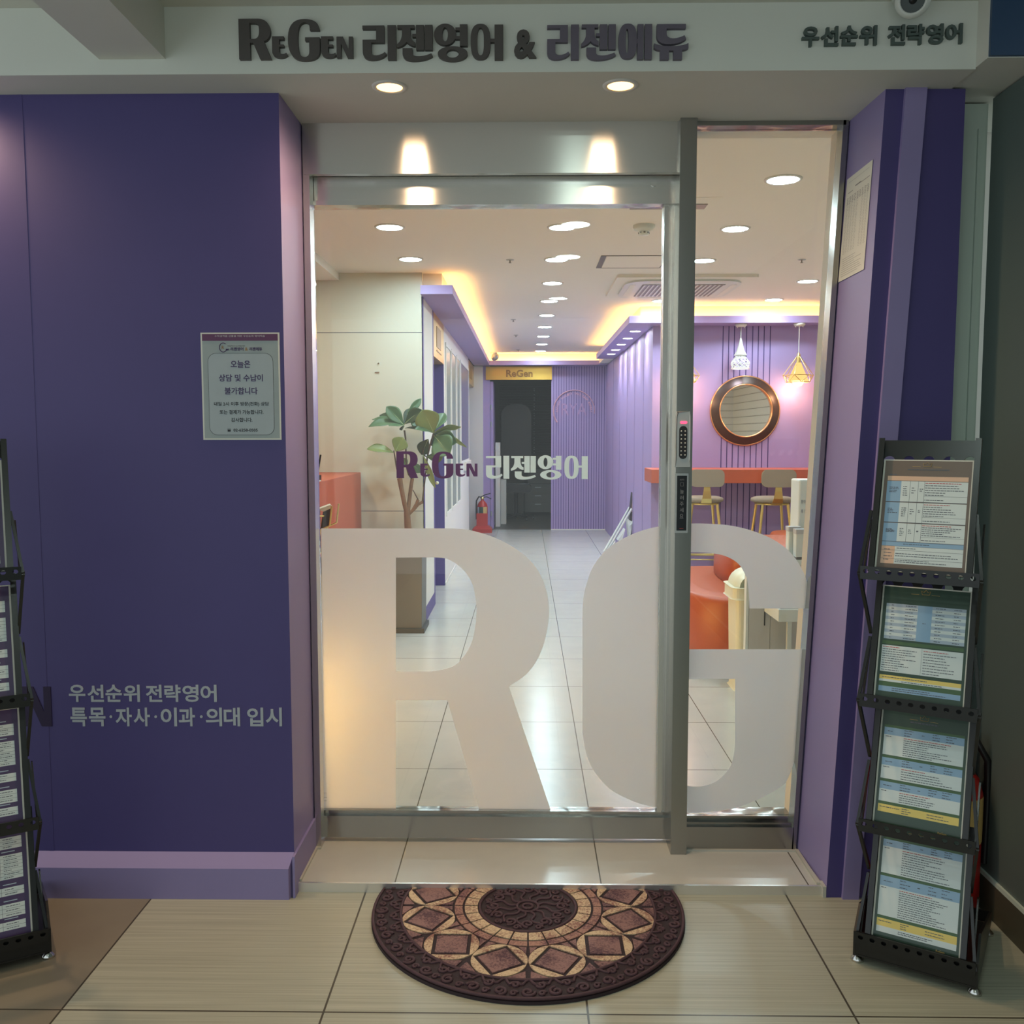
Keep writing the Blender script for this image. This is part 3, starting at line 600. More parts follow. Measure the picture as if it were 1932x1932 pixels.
# notice on the purple wall
M_ph = mat('notice_print', rgb(158, 168, 168), .5, noise=.12, nscale=14); M_band = mat('plum_band', rgb(98, 54, 92), .5); M_vtxt = mat('violet_text', rgb(62, 44, 92), .6); M_dtxt = mat('dark_text', rgb(34, 34, 40), .6)
M_wtxt = mat('pale_text', rgb(200, 196, 200), .6); M_veil = mat('notice_panel', rgb(168, 178, 182), .5, noise=.06, nscale=20)
t = thing('notice_poster', (-.79, YW, 1.287), 'printed grey notice with plum top band taped on the purple wall', 'poster')
a = PY(384, 830, YW); c = PY(527, 627.5, YW); x0, x1, z0, z1 = a.x, c.x, a.z, c.z; W_, H_ = x1-x0, z1-z0
sk = .0
def nx(u): return x0+u*W_
def nz(v): return z1-v*H_
lean = Matrix.Rotation(0, 4, 'Y')
MB().box(x0, x1, YW-.0012, YW, z0, z1).build('sheet', M_paper, t)
MB().box(nx(.02), nx(.98), YW-.0016, YW-.0012, nz(.985), nz(.015)).build('photo_print', M_ph, t)
MB().box(nx(.02), nx(.98), YW-.0022, YW-.0016, nz(.075), nz(.012)).build('top_band', M_band, t)
b = MB().rbox(nx(.085), nx(.915), YW-.0019, YW-.0016, nz(.955), nz(.19), .022, 'y'); b.build('text_panel', M_dtxt, t)
b = MB().rbox(nx(.089), nx(.911), YW-.0021, YW-.0016, nz(.952), nz(.193), .0215, 'y'); b.build('text_panel', M_veil, t)
def nt_(txt, cx, cy, wd, ht, m, bold=.012):
    b = MB().text(txt, nx(cx-wd/2), nx(cx+wd/2), nz(cy+ht/2), nz(cy-ht/2), (0, YW-.0021, 0), *XZ, t=.0003, bold=bold); return b.build('text_line', m, t)
nt_('수학성적을 선물을 위한 우선순위 영어학습', .5, .032, .64, .018, M_wtxt, .0)
for txt, cx, cy, wd, ht, m, bo in (('오늘은', .5, .292, .25, .068, M_vtxt, .02), ('상담 및 수납이', .5, .42, .56, .066, M_vtxt, .02), ('불가합니다', .5, .541, .42, .066, M_vtxt, .02),
                                ('내일 2시 이후 방문(전화) 상담', .5, .665, .70, .043, M_dtxt, .018), ('또는 결제가 가능합니다.', .5, .739, .56, .04, M_dtxt, .018), ('감사합니다.', .5, .812, .27, .04, M_dtxt, .018), ('02-6258-0505', .545, .908, .31, .027, M_dtxt, .02),
                                ('en 리젠영어', .43, .152, .225, .032, M_vtxt, .03), ('리젠에듀', .70, .152, .16, .032, M_vtxt, .03), ('&', .58, .152, .035, .03, M_goldd, 0), ('수학성적으로 나는 특별한 영어', .45, .124, .22, .008, M_dtxt, 0)):
    nt_(txt, cx, cy, wd, ht, m, bo)
b = MB(); b.tube([(nx(.285)+.0105*math.cos(q), YW-.0022, nz(.137)+.0125*math.sin(q)) for q in [math.radians(50+k*20) for k in range(15)]], .0011, 5); b.build('text_line', M_vtxt, t)
b = MB().text('R', nx(.268), nx(.295), nz(.15), nz(.122), (0, YW-.0021, 0), *XZ); b.build('text_line', M_goldd, t)
b = MB().rbox(nx(.315), nx(.355), YW-.0024, YW-.0021, nz(.922), nz(.905), .001).box(nx(.313), nx(.357), YW-.0024, YW-.0021, nz(.902), nz(.897)); b.build('text_line', M_dtxt, t)
# paper sheet on the right reveal, lying in the slanted plane
def rev(y, z):   # point on the leaning reveal surface
    f = (z-ZX)/(ZS-ZX); g = (y-YW)/(2.96-YW)
    return Vector(((.862+(.846-.862)*g)*(1-f)+(.961+(.948-.961)*g)*f-.0015, y, z))
b = MB(); P0 = [rev(y, z) for y, z in ((2.60, 1.665), (2.745, 1.665), (2.745, 1.985), (2.60, 1.985))]
def on_rev(px, py):
    # where the sight line of a measured point meets the reveal (iterate)
    X = .93
    for _ in range(20): p = PX(px, py, X); X = rev(p.y, p.z).x
    return PX(px, py, X)
P0 = [on_rev(*q) for q in ((1582, 533), (1630, 508), (1647, 301), (1599, 339))]
t = thing('paper_notice', tuple(P0[0]), 'white printed timetable sheet stuck on the leaning lavender reveal', 'notice')
n_ = Vector((-.001, 0, 0))
MB().add(P0+[p+n_*.8 for p in P0], [(0, 1, 2, 3), (7, 6, 5, 4), (0, 4, 5, 1), (1, 5, 6, 2), (2, 6, 7, 3), (3, 7, 4, 0)]).build('sheet', M_paper, t)
def pq(u, v): return (P0[0]*(1-u)+P0[1]*u)*(v)+(P0[3]*(1-u)+P0[2]*u)*(1-v)+n_*1.2
b = MB(); rr = random.Random(3)
def dash(u0, u1, v, h):
    b.add([pq(u0, v), pq(u1, v), pq(u1, v+h), pq(u0, v+h)], [(0, 1, 2, 3)])
dash(.1, .9, .05, .002); dash(.38, .62, .12, .012); dash(.1, .3, .15, .006); dash(.6, .95, .13, .005)
for r_ in range(38):
    v = .2+r_*.0145
    for c_ in range(9):
        if c_ == 5 and r_ > 4: continue
        u = .08+c_*.1; dash(u, u+.045+rr.random()*.03, v, .006 if r_ < 5 else .0025)
for r_ in range(9): dash(.1, .55+rr.random()*.35, .79+r_*.021, .003)
b.build('printed_lines', mat('grey_print', rgb(140, 138, 134), .7), t)
# ceiling camera, blue sign
t = thing('security_camera', (.945, 2.395, 2.386), 'white dome security camera above the fascia lettering', 'camera')
c0 = Vector((.948, 2.39, 2.362)); ax = (CAM-c0).normalized()
b = MB().cyl((.955, 2.40, 2.386), (.955, 2.40, 2.372), .052, n=28); b.build('base', M_wpl, t)
b = MB().lathe([(.0001, -.04), (.03, -.033), (.042, -.012), (.042, .008), (.034, .02), (.029, .022), (.028, .012)], c0, ax, 28); b.build('housing', M_wpl, t)
MB().disc(c0+ax*.013, .0285, ax, 24).build('lens_plate', mat('dark_lens_plate', rgb(60, 70, 70), .2), t)
MB().lathe([(.0001, .02), (.008, .018), (.01, .012)], c0, ax, 16).build('lens', M_black, t)
t = tag(MB().box(1.137, 1.6, 2.38, 2.39, 2.226, 2.386).build('blue_sign', mat('blue_sign_panel', rgb(36, 66, 98), .4)), 'plain blue sign panel at the upper right corner', 'sign')
# ------------------------------------------------------------------ lock and push plate on the steel post
YM = 2.80
t = thing('keypad_lock', (.468, YM, 1.204), 'silver digital door lock with red light and oval keypad on the steel post', 'door lock')
b = MB()
prof = [(-.0195, 1.207), (.0195, 1.207), (.021, 1.225), (.0215, 1.30), (.0205, 1.355), (.017, 1.367), (-.017, 1.367), (-.0205, 1.355), (-.0215, 1.30), (-.021, 1.225)]
b.prism([prof], (.468, YM, 0), XZ[0], XZ[1], .014).build('body', M_silver, t, bevel=.003)
kp = MB().rbox(.456, .480, YM-.017, YM-.014, 1.228, 1.326, .0118, 'y').build('keypad', M_black, t)
for r_ in range(7):
    for x in (.4622, .4738): MB().lathe([(.0022, 0), (.0018, .0008), (.0001, .001)], (x, YM-.017, 1.24+r_*.0118), (0, -1, 0), 10).build('key', M_wpl, kp)
MB().rbox(.459, .479, YM-.016, YM-.0138, 1.333, 1.340, .0032, 'y').build('status_light', mat('red_status_light', rgb(230, 40, 70), .3, emit=(1, .05, .12, 1), es=1.3), t)
t = thing('push_plate', (.4685, YM, 1.0), 'narrow black automatic door push plate with silver rim below the lock', 'door button')
a = PY(1272, 1005, YM); c = PY(1298.5, 893, YM)
MB().rbox(a.x, c.x, YM-.006, YM, a.z, c.z, .002, 'y').build('rim', M_silver, t)
fp = MB().box(a.x+.0055, c.x-.0045, YM-.0068, YM-.006, a.z+.007, c.z-.007).build('face_plate', mat('black_glass_plate', rgb(22, 26, 30), .12), t)
cx = (a.x+c.x)/2+.0005
M_bt = mat('button_text', rgb(120, 124, 128), .5)
b = MB().text('AUTO', cx-.0065, cx+.0065, c.z-.021, c.z-.0165, (0, YM-.0068, 0), *XZ, bold=.01)
for k, ch in enumerate('눌러주세요'): b.text(ch, cx-.0055, cx+.0055, c.z-.061-k*.0185, c.z-.048-k*.0185, (0, YM-.0068, 0), *XZ, bold=.012)
for x0_, x1_, z0_, z1_ in ((-.005, .005, -.028, -.0272), (-.005, .005, -.0385, -.0377), (-.005, -.0042, -.0385, -.0272), (.0042, .005, -.0385, -.0272)): b.box(cx+x0_, cx+x1_, YM-.0072, YM-.0068, c.z+z0_, c.z+z1_)
b.build('lettering', M_bt, fp)
MB().box(cx-.006, cx+.006, YM-.0071, YM-.0068, a.z+.0125, a.z+.0138).build('indicator', mat('dim_red_mark', rgb(150, 60, 60), .5), fp)

# ------------------------------------------------------------------ door mat
MC = Vector((.006, 2.497)); YCUT = 2.602; TOPZ = ZX+.012
M_rub = mat('dark_rubber', rgb(50, 36, 42), .75, noise=.15, nscale=60, bump=.6, bscale=400)
M_scr = mat('plum_rubber_relief', rgb(76, 52, 60), .7, noise=.25, nscale=90)
def speck(name, c1, c2):
    m = mat(name, c1, .85); nt = m.node_tree; b_ = nt.nodes['Principled BSDF']; g = N(nt, 'ShaderNodeNewGeometry')
    n = N(nt, 'ShaderNodeTexNoise'); n.inputs['Scale'].default_value = 170; n.inputs['Detail'].default_value = 6; n.inputs['Roughness'].default_value = .8; nt.links.new(g.outputs['Position'], n.inputs['Vector'])
    n2 = N(nt, 'ShaderNodeTexNoise'); n2.inputs['Scale'].default_value = 14; nt.links.new(g.outputs['Position'], n2.inputs['Vector'])
    s_ = math_node(nt, 'ADD', math_node(nt, 'MULTIPLY', n.outputs['Fac'], .75), math_node(nt, 'MULTIPLY', n2.outputs['Fac'], .35))
    r_ = N(nt, 'ShaderNodeMapRange'); r_.inputs[1].default_value = .50; r_.inputs[2].default_value = .64; nt.links.new(s_, r_.inputs[0])
    mx = N(nt, 'ShaderNodeMix', data_type='RGBA'); mx.inputs[6].default_value = c1; mx.inputs[7].default_value = c2; nt.links.new(r_.outputs[0], mx.inputs[0]); nt.links.new(mx.outputs[2], b_.inputs['Base Color'])
    return m
M_crm = speck('cream_stone_inlay', rgb(216, 194, 160), rgb(140, 96, 88)); M_mau = speck('mauve_stone_inlay', rgb(150, 116, 112), rgb(84, 58, 68)); M_mid = speck('rosy_stone_inlay', rgb(178, 138, 122), rgb(108, 72, 78))
t = thing('door_mat', (MC.x, MC.y, ZX), 'half-round plum and cream mosaic rubber door mat with scroll border', 'door mat')
def pol(r, a): a = math.radians(a); return (MC.x+r*math.sin(a), MC.y-r*math.cos(a))   # angle 0 points to the camera
def mclip(p): return clip(p, 1, YCUT, True)
def circ(r, n=96): return [pol(r, k*360/n) for k in range(n)]
def slab(b, poly, z0, h, mi=0):
    p = mclip(poly)
    if len(p) > 2: b.prism([p], (0, 0, z0), (1, 0, 0), (0, 1, 0), h, mi)
b = MB(); slab(b, circ(.432), ZX, .008); slab(b, circ(.424), ZX+.008, .004); b.build('rubber_base', M_rub, t)
def inset(poly, d):
    cx_ = sum(p[0] for p in poly)/len(poly); cy_ = sum(p[1] for p in poly)/len(poly)
    out = []
    for p in poly:
        v = Vector((p[0]-cx_, p[1]-cy_)); L = v.length; out.append((cx_+v.x*(L-d)/L, cy_+v.y*(L-d)/L) if L > d*1.3 else (cx_, cy_))
    return out
b = MB()
def ringcell(r0, r1, a0, a1, mi, g=.0022, n=4):
    da = math.degrees(g/((r0+r1)/2)); A0, A1 = a0+da, a1-da
    slab(b, [pol(r1-g, A0+(A1-A0)*k/n) for k in range(n+1)]+[pol(r0+g, A1-(A1-A0)*k/n) for k in range(n+1)], TOPZ, .003, mi)
for k in range(24): ringcell(.138, .178, k*15, k*15+15, 0); ringcell(.180, .206, k*15, k*15+15, 2)
RM = .279
for k in range(12):
    a0 = 15+30*k; cx_, cy_ = pol(RM, a0)
    e1 = Vector((math.cos(math.radians(a0)), math.sin(math.radians(a0)))); e2 = Vector((-e1.y, e1.x)); C_ = Vector((cx_, cy_)); Rr = .0715
    cor = [e1, e2, -e1, -e2]; hs_ = .0400
    slab(b, [tuple(C_+v*hs_*math.sqrt(2)) for v in cor], TOPZ, .003, 1)
    for j in range(4):
        m_ = (cor[j]+cor[(j+1) % 4]).normalized(); s0 = hs_+.0040; n2 = Vector((-m_.y, m_.x)); ph = math.acos(s0/Rr)-.10
        pts = [tuple(C_+m_*(Rr*math.cos(ph*(-1+2*i/10)))+n2*(Rr*math.sin(ph*(-1+2*i/10)))) for i in range(11)]
        ins = [tuple(C_+m_*(s0-.005*math.cos(math.pi*.5*q))+n2*(Rr*math.sin(ph)*q)) for q in (.6, .0, -.6)] if False else []
        slab(b, pts+ins, TOPZ, .003, 0)
    for s_ in (-1, 1):      # small filler triangles inside and outside the petals
        for (r0, r1) in ((.210, .234), (.326, .348)):
            aa = a0+15; mid = .5*(r0+r1)
            w0, w1 = (1.0, 8.5) if r0 > .3 else (1.0, 6.5)
            A, B_ = (aa-w1, aa-w0) if s_ < 0 else (aa+w0, aa+w1)
            inner = r0 if r0 > .3 else r1
            outer = r1 if r0 > .3 else r0
            tip = pol(inner-.008 if r0 > .3 else inner+.008, aa+s_*1.2)
            slab(b, [tip, pol(outer, aa+s_*w1), pol(outer, aa+s_*(w0+2.5)), pol(outer, aa+s_*w0)] if s_ > 0 else [pol(outer, aa+s_*w0), pol(outer, aa+s_*(w0+2.5)), pol(outer, aa+s_*w1), tip], TOPZ, .003, 1)
b.build('stone_inlays', [M_crm, M_mau, M_mid], t)
b = MB()
def ribbon(pts, r=.0034):
    r *= 1.25
    pts = [p for p in pts if p[1] < YCUT-.003]
    if len(pts) > 2: b.tube([(p[0], p[1], TOPZ+.001) for p in pts], r, 6)
for r_ in (.352, .134):
    ribbon([pol(r_, a_) for a_ in range(-106, 107, 3)] if r_ > .2 else [pol(r_, a_) for a_ in range(-141, 142, 6)], .0035)
ribbon([pol(.427, a_) for a_ in range(-103, 104, 2)], .0035)
def spiral(cx_, cy_, R0, a0, turns, sgn):
    return [(cx_+R0*(1-.8*k/16)*math.cos(a0+sgn*turns*2*math.pi*k/16), cy_+R0*(1-.8*k/16)*math.sin(a0+sgn*turns*2*math.pi*k/16)) for k in range(17)]
for k in range(-11, 12):
    a_ = k*9.6; c1 = pol(.402, a_); ribbon(spiral(c1[0], c1[1], .017, math.radians(a_*1+90*k), 1.35, 1 if k % 2 else -1), .0036)
    c2 = pol(.374, a_+4.8); ribbon(spiral(c2[0], c2[1], .012, math.radians(a_+200), 1.2, -1 if k % 2 else 1), .0032)
    c3 = pol(.408, a_+4.8); ribbon(spiral(c3[0], c3[1], .010, math.radians(a_+20), 1.1, 1), .003)
    ribbon([pol(.362+.012*math.sin(q*1.1), a_-4+q) for q in range(9)], .003)
for k in range(12):
    a_ = k*30; c1 = pol(.095, a_); ribbon(spiral(c1[0], c1[1], .018, math.radians(a_-90), 1.3, 1 if k % 2 else -1), .0034)
    ribbon([pol(.03+.006*i, a_+15+8*math.sin(i*.6)) for i in range(14)], .003)
    c1 = pol(.115, a_+15); ribbon(spiral(c1[0], c1[1], .011, math.radians(a_), 1.2, 1), .003)
ribbon([pol(.03, a_) for a_ in range(0, 365, 15)], .0034); ribbon([pol(.014, a_) for a_ in range(0, 365, 24)], .0034)
b.build('scroll_relief', M_scr, t)
# ------------------------------------------------------------------ brochure stands
def sheet(name, label, o, u, v, W_, H_, kind, seed, group):
    # printed sheet in a clear sleeve lying in the plane (o, u, v)
    rr = random.Random(seed); u = Vector(u).normalized(); v = Vector(v).normalized(); nn = u.cross(v).normalized(); o = Vector(o)
    t = thing(name, tuple(o), label, 'brochure sheet', group)
    bgc = {'brown': rgb(112, 98, 88), 'green': rgb(46, 72, 58), 'purple': rgb(74, 56, 96)}[kind]
    M_bg = mat('print_'+kind, bgc, .4, coat=.4); M_bl = mat('blue_cell', rgb(142, 176, 204), .4, coat=.4); M_lt = mat('pale_cell', rgb(214, 224, 222), .4, coat=.4)
    M_pe = mat('peach_cell', rgb(222, 184, 156), .4); M_ye = mat('yellow_cell', rgb(232, 208, 116), .4); M_gr = mat('green_row', rgb(74, 104, 70), .4); M_rd = mat('red_print', rgb(190, 90, 90), .5); M_tx = mat('print_text', rgb(92, 98, 108), .6); M_gd = mat('print_gold', rgb(190, 160, 90), .5); M_st = mat('blue_grey_cell', rgb(170, 186, 200), .4)
    MS = [M_bg, M_bl, M_lt, M_pe, M_ye, M_gr, M_rd, M_tx, M_gd, M_paper, M_st]
    def P(a, c, k): return o+u*(a*W_)+v*((1-c)*H_)+nn*k
    b = MB()
    def R(a0, a1, c0, c1, mi, k=.0006):
        b.add([P(a0, c1, k), P(a1, c1, k), P(a1, c0, k), P(a0, c0, k)], [(0, 1, 2, 3)], mi)
    b.obox(o+u*W_/2+v*H_/2, u, v, nn, W_, H_, .0008, 9)
    R(.02, .98, .01, .99, 0, .00055)
    def lines(a0, a1, c0, c1, n, red=0, h=.0035):
        for i in range(n):
            c = c0+(c1-c0)*(i+.5)/n; x = a0
            e = a0+(a1-a0)*(.45+.55*rr.random())
            while x < e:
                wd = .012+rr.random()*.03; R(x, min(x+wd, e), c-h/1.2, c+h/1.2, 6 if i < red else 7, .0010); x += wd+.006
    # crown and title
    R(.33, .42, .062, .0645, 8, .001); R(.56, .65, .062, .0645, 8, .001)
    b.tube([P(.445, .03, .0012), P(.455, .062, .0012), P(.535, .062, .0012), P(.545, .03, .0012), P(.518, .042, .0012), P(.495, .02, .0012), P(.472, .042, .0012)], .0005, 4, 8, closed=True)
    if kind == 'brown':
        lines(.28, .78, .08, .10, 1, 0, .006); lines(.08, .22, .13, .145, 1, 0, .004)
        R(.06, .95, .15, .19, 3)
        for i, (c0, c1) in enumerate(((.195, .38), (.387, .565), (.572, .735))):
            R(.06, .22, c0, c1, 1); R(.22, .95, c0, c1, 2); R(.06, .95, c1-.002, c1+.003, 7, .0009)
            for x in (.32, .41, .48): R(x, x+.003, c0, c1, 7, .0009)
            R(.48, .95, c0+.7*(c1-c0), c0+.71*(c1-c0), 7, .0009)
            lines(.09, .20, c0+.05, c1-.08, 4); lines(.245, .30, c0+.04, c1-.05, 5); lines(.34, .39, c0+.05, c1-.07, 3); lines(.43, .47, c0+.06, c1-.09, 2); lines(.49, .93, c0+.005, c1-.055, 6, 1); lines(.49, .93, c1-.03, c1-.01, 1)
        R(.06, .95, .737, .775, 1); lines(.3, .9, .745, .765, 1); R(.06, .21, .777, .93, 3); R(.21, .95, .777, .93, 2)
        for c in (.81, .885): R(.06, .95, c, c+.002, 7, .0009)
        lines(.23, .45, .785, .80, 1); lines(.22, .92, .83, .87, 2); lines(.22, .92, .89, .92, 2); lines(.09, .19, .79, .91, 4)
    elif kind == 'green' and seed % 4 == 1:
        for i in range(11):
            c = .16+i*.0285; R(.06, .95, c, c+.0285, 10 if i % 2 == 0 else 2); lines(.12, .17, c, c+.028, 1); lines(.28, .42, c, c+.028, 1); lines(.62, .74, c, c+.028, 1); lines(.82, .92, c, c+.028, 1)
        R(.42, .58, .16, .4735, 1, .0008); lines(.48, .53, .30, .33, 1)
        R(.05, .95, .53, .76, 2); R(.5, .502, .53, .76, 7, .0009); lines(.06, .46, .535, .755, 11, 1); lines(.52, .9, .54, .755, 9, 1)
        R(.05, .95, .79, .825, 4); lines(.08, .8, .795, .82, 1); R(.05, .95, .825, .845, 2); lines(.3, .9, .828, .842, 1); R(.05, .95, .845, .885, 5); R(.05, .95, .885, .93, 1); lines(.2, .9, .89, .925, 2); R(.05, .95, .49, .52, 5)
    elif kind == 'green':
        lines(.34, .66, .075, .10, 1, 0, .007)
        secs = ((.16, .225, .40), (.425, .49, .605), (.63, .695, .80)) if seed % 4 != 3 else ((.15, .21, .44), (.465, .55, .80))
        for a_, m_, z_ in secs:
            R(.05, .95, a_-.022, a_, 5); R(.05, .95, a_, m_, 1); R(.05, .95, m_, z_, 2)
            lines(.09, .2, a_+.015, m_-.015, 1); lines(.28, .4, a_, m_, 3); lines(.48, .52, a_+.015, m_-.015, 1); lines(.6, .7, a_, m_, 3); lines(.75, .88, a_, m_, 3)
            lines(.07, .16, m_+.008, m_+.02, 1); lines(.28, .85, m_+.006, z_-.006, max(5, int((z_-m_)*52)), 1)
        e = secs[-1][2]; R(.05, .95, e, e+.025, 5); R(.05, .95, e+.025, e+.09, 4); lines(.07, .3, e+.04, e+.055, 1); lines(.32, .44, e+.03, e+.085, 3); lines(.6, .85, e+.035, e+.08, 2)
        if seed % 4 == 3: R(.05, .95, e+.09, e+.14, 2); lines(.3, .9, e+.10, e+.13, 2)
        b.text('ReGen', 0, .16*W_, 0, .018*H_, P(.7, .985, .0008), u, v, .0003, mi=8, keep=True)
    else:
        lines(.5, .8, .06, .09, 1, 0, .01)
        for (c0, c1, n_) in ((.14, .24, 3), (.29, .50, 7), (.57, .64, 2), (.71, .82, 3), (.86, .93, 2)):
            R(.05, .93, c0, c1, 2)
            for x in (.35, .68): R(x, x+.003, c0, c1, 7, .0009)
            for i in range(1, n_): R(.05, .93, c0+(c1-c0)*i/n_, c0+(c1-c0)*i/n_+.002, 7, .0009)
            lines(.08, .30, c0, c1, n_); lines(.40, .62, c0, c1, n_); lines(.72, .9, c0, c1, n_)
            R(.7, .85, c0-.03, c0-.022, 10, .0009)
    b.build('printed_page', MS, t)
    return t
M_sleeve = mat('clear_sleeve_edge', rgb(206, 222, 220), .15)
def stand(name, label, A, yaw, lab4, kind, mirror=False):
    # folding four-tier leaflet stand; local x along the front, y to the rear
    ca, sa = math.cos(yaw), math.sin(yaw); ux = Vector((ca, sa, 0)); vy = Vector((-sa, ca, 0)); A = Vector(A)
    SH = .045 if mirror == 'l' else .022
    def L(x, y, z): return A+ux*(x-SH*max(0, z-.09))+vy*y+Vector((0, 0, z))
    t = thing(name, tuple(A), label, 'brochure stand', None); W_ = .268; UP = Vector((0, 0, 1))
    # base: folded front bar, side plates running to the rear, feet
    b = MB().obox(L(W_/2, .004, .052), ux, UP, vy, W_+.012, .062, .006)
    for x in (-.004, W_+.004):
        b.add([L(x-.003, 0, .021), L(x+.003, 0, .021), L(x+.003, .35, .021), L(x-.003, .35, .021), L(x-.003, 0, .083), L(x+.003, 0, .083), L(x+.003, .06, .13), L(x-.003, .06, .13), L(x+.003, .35, .055), L(x-.003, .35, .055)],
              [(0, 3, 2, 1), (0, 1, 5, 4), (4, 5, 6, 7), (7, 6, 8, 9), (9, 8, 2, 3), (1, 2, 8, 6, 5), (0, 4, 7, 9, 3)])
    b.obox(L(W_/2, .347, .04), ux, UP, vy, W_+.01, .03, .006)
    b.obox(L(W_/2, .17, .024), ux, vy, UP, W_, .34, .004)
    b.build('base', M_blackm, t)
    for x, y in ((.0, .02), (W_, .02), (0, .33), (W_, .33)):
        MB().lathe([(.0001, 0), (.016, 0), (.016, .006), (.007, .014), (.004, .022)], L(x, y, 0), n=16).build('foot', M_chrome, t)
    lipz = [.992, .678, .364, .072]; PW, PH = .226, .312
    for k, z in enumerate(lipz):
        dx = (W_-PW)/2+(0 if k else 0); y0 = .012; tilt = .095
        up = (vy*tilt+UP*.30).normalized(); nn = ux.cross(up).normalized()
        hh = PH if k else .335
        o = L(dx, y0, z)
        b = MB()
        # back plate made of strips so that the round holes stay open near the top
        b.obox(o+ux*PW/2+up*hh*.36+(-nn)*.004, ux, up, nn, PW, hh*.70, .0025)
        hz0, hz1 = (hh*.86, hh*.97) if k else (hh*.80, hh*.885)
        b.obox(o+ux*PW/2+up*(hh*.70+hz0)/2-nn*.004, ux, up, nn, PW, max(hz0-hh*.70, .0005), .0025)
        top = [(0, hz0), (PW, hz0), (PW, hh), (0, hh)]
        holes = [ell(PW*(i+.5)/5, (hz0+hz1)/2, .013, .013, n=20) for i in range(5)]
        b.prism([top]+holes, o-nn*.0052, ux, up, .0025)
        for s_, x in ((0, 0), (1, PW)):
            b.obox(o+ux*x+up*hh/2+nn*.006, ux, up, nn, .0025, hh, .020)
            b.obox(o+ux*(x+(.006 if s_ == 0 else -.006))+up*hh/2+nn*.016, ux, up, nn, .012, hh, .0015)
        b.build('tier_panel', M_blackm, t)
        # perforated lip
        b = MB(); lo = L(-.002, -.006, z-.016) if k == 3 else L(.004, -.006, z-.016); lw = W_+.004 if k == 3 else W_-.008
        n_ = 10; hl = [ell(lw*(i+.5)/n_, .020, .0062, .0055, n=14) for i in range(n_)]
        b.prism([[(0, 0), (lw, 0), (lw, .032), (0, .032)]]+hl, lo, ux, UP, .003)
        b.obox(lo+ux*lw/2+vy*.012+UP*.001, ux, vy, UP, lw, .028, .0025)
        b.build('shelf_lip', M_blackm, t)
        # folding arms: panel rail to lip end, lip end to the rail of the tier below
        for sd, xe, xr in ((-1, 0.0, dx-.005), (1, W_, dx+PW+.005)):
            def bar(a_, c_):
                d_ = (c_-a_); MB().obox((a_+c_)/2, ux, d_.normalized(), ux.cross(d_.normalized()), .007, d_.length+.012, .011).build('folding_arm', M_blackm, t)
            bar(L(xr, .055, z+.14), L(xe, .004, z-.002))
            if k < 3: bar(L(xe, .004, z-.004), L(xr, .062, lipz[k+1]+.16))
        # rear links
        for x in (.006, W_-.006): MB().obox((L(x, .02, z-.01)+L(x, .115, z+.12))/2, ux, (L(x, .115, z+.12)-L(x, .02, z-.01)).normalized(), vy, .004, .16, .012).build('rear_link', M_blackm, t)
        sh = hh*(.835 if k == 0 else .90)
        sheet('brochure_sheet', lab4[k][0], o+ux*.012+up*.004+nn*.003, ux, up, PW-.024, sh, lab4[k][1], lab4[k][2], None)
    return t
AR = PZ(1614, 1818, ZX); BR = PZ(1838, 1882, ZX); yr = math.atan2(BR.y-AR.y, BR.x-AR.x)
stand('brochure_stand', 'black four-tier folding leaflet stand leaning at the right of the entrance', (AR.x, AR.y, ZX), yr,
      [('brown leaflet with a blue and white timetable, topmost on the right stand', 'brown', 0), ('green leaflet with striped table and two text boxes, second tier of the right stand', 'green', 1),
       ('green leaflet with three blue headings and yellow strip, third tier of the right stand', 'green', 2), ('green leaflet with two text blocks, lowest tier of the right stand', 'green', 3)], 'r')
BL = Vector((-1.206, 2.235, ZX)); yl = -yr; AL = BL-Vector((math.cos(yl), math.sin(yl), 0))*.268
stand('brochure_stand', 'black four-tier folding leaflet stand cut off by the left edge', tuple(AL), yl,
      [('blue-purple leaflet, topmost on the left stand', 'purple', 4), ('purple leaflet with glossy reflections, second tier of the left stand', 'purple', 5),
       ('purple leaflet with a few white table rows, third tier of the left stand', 'purple', 6), ('purple leaflet with orange title and long tables, lowest tier of the left stand', 'purple', 7)], 'l')
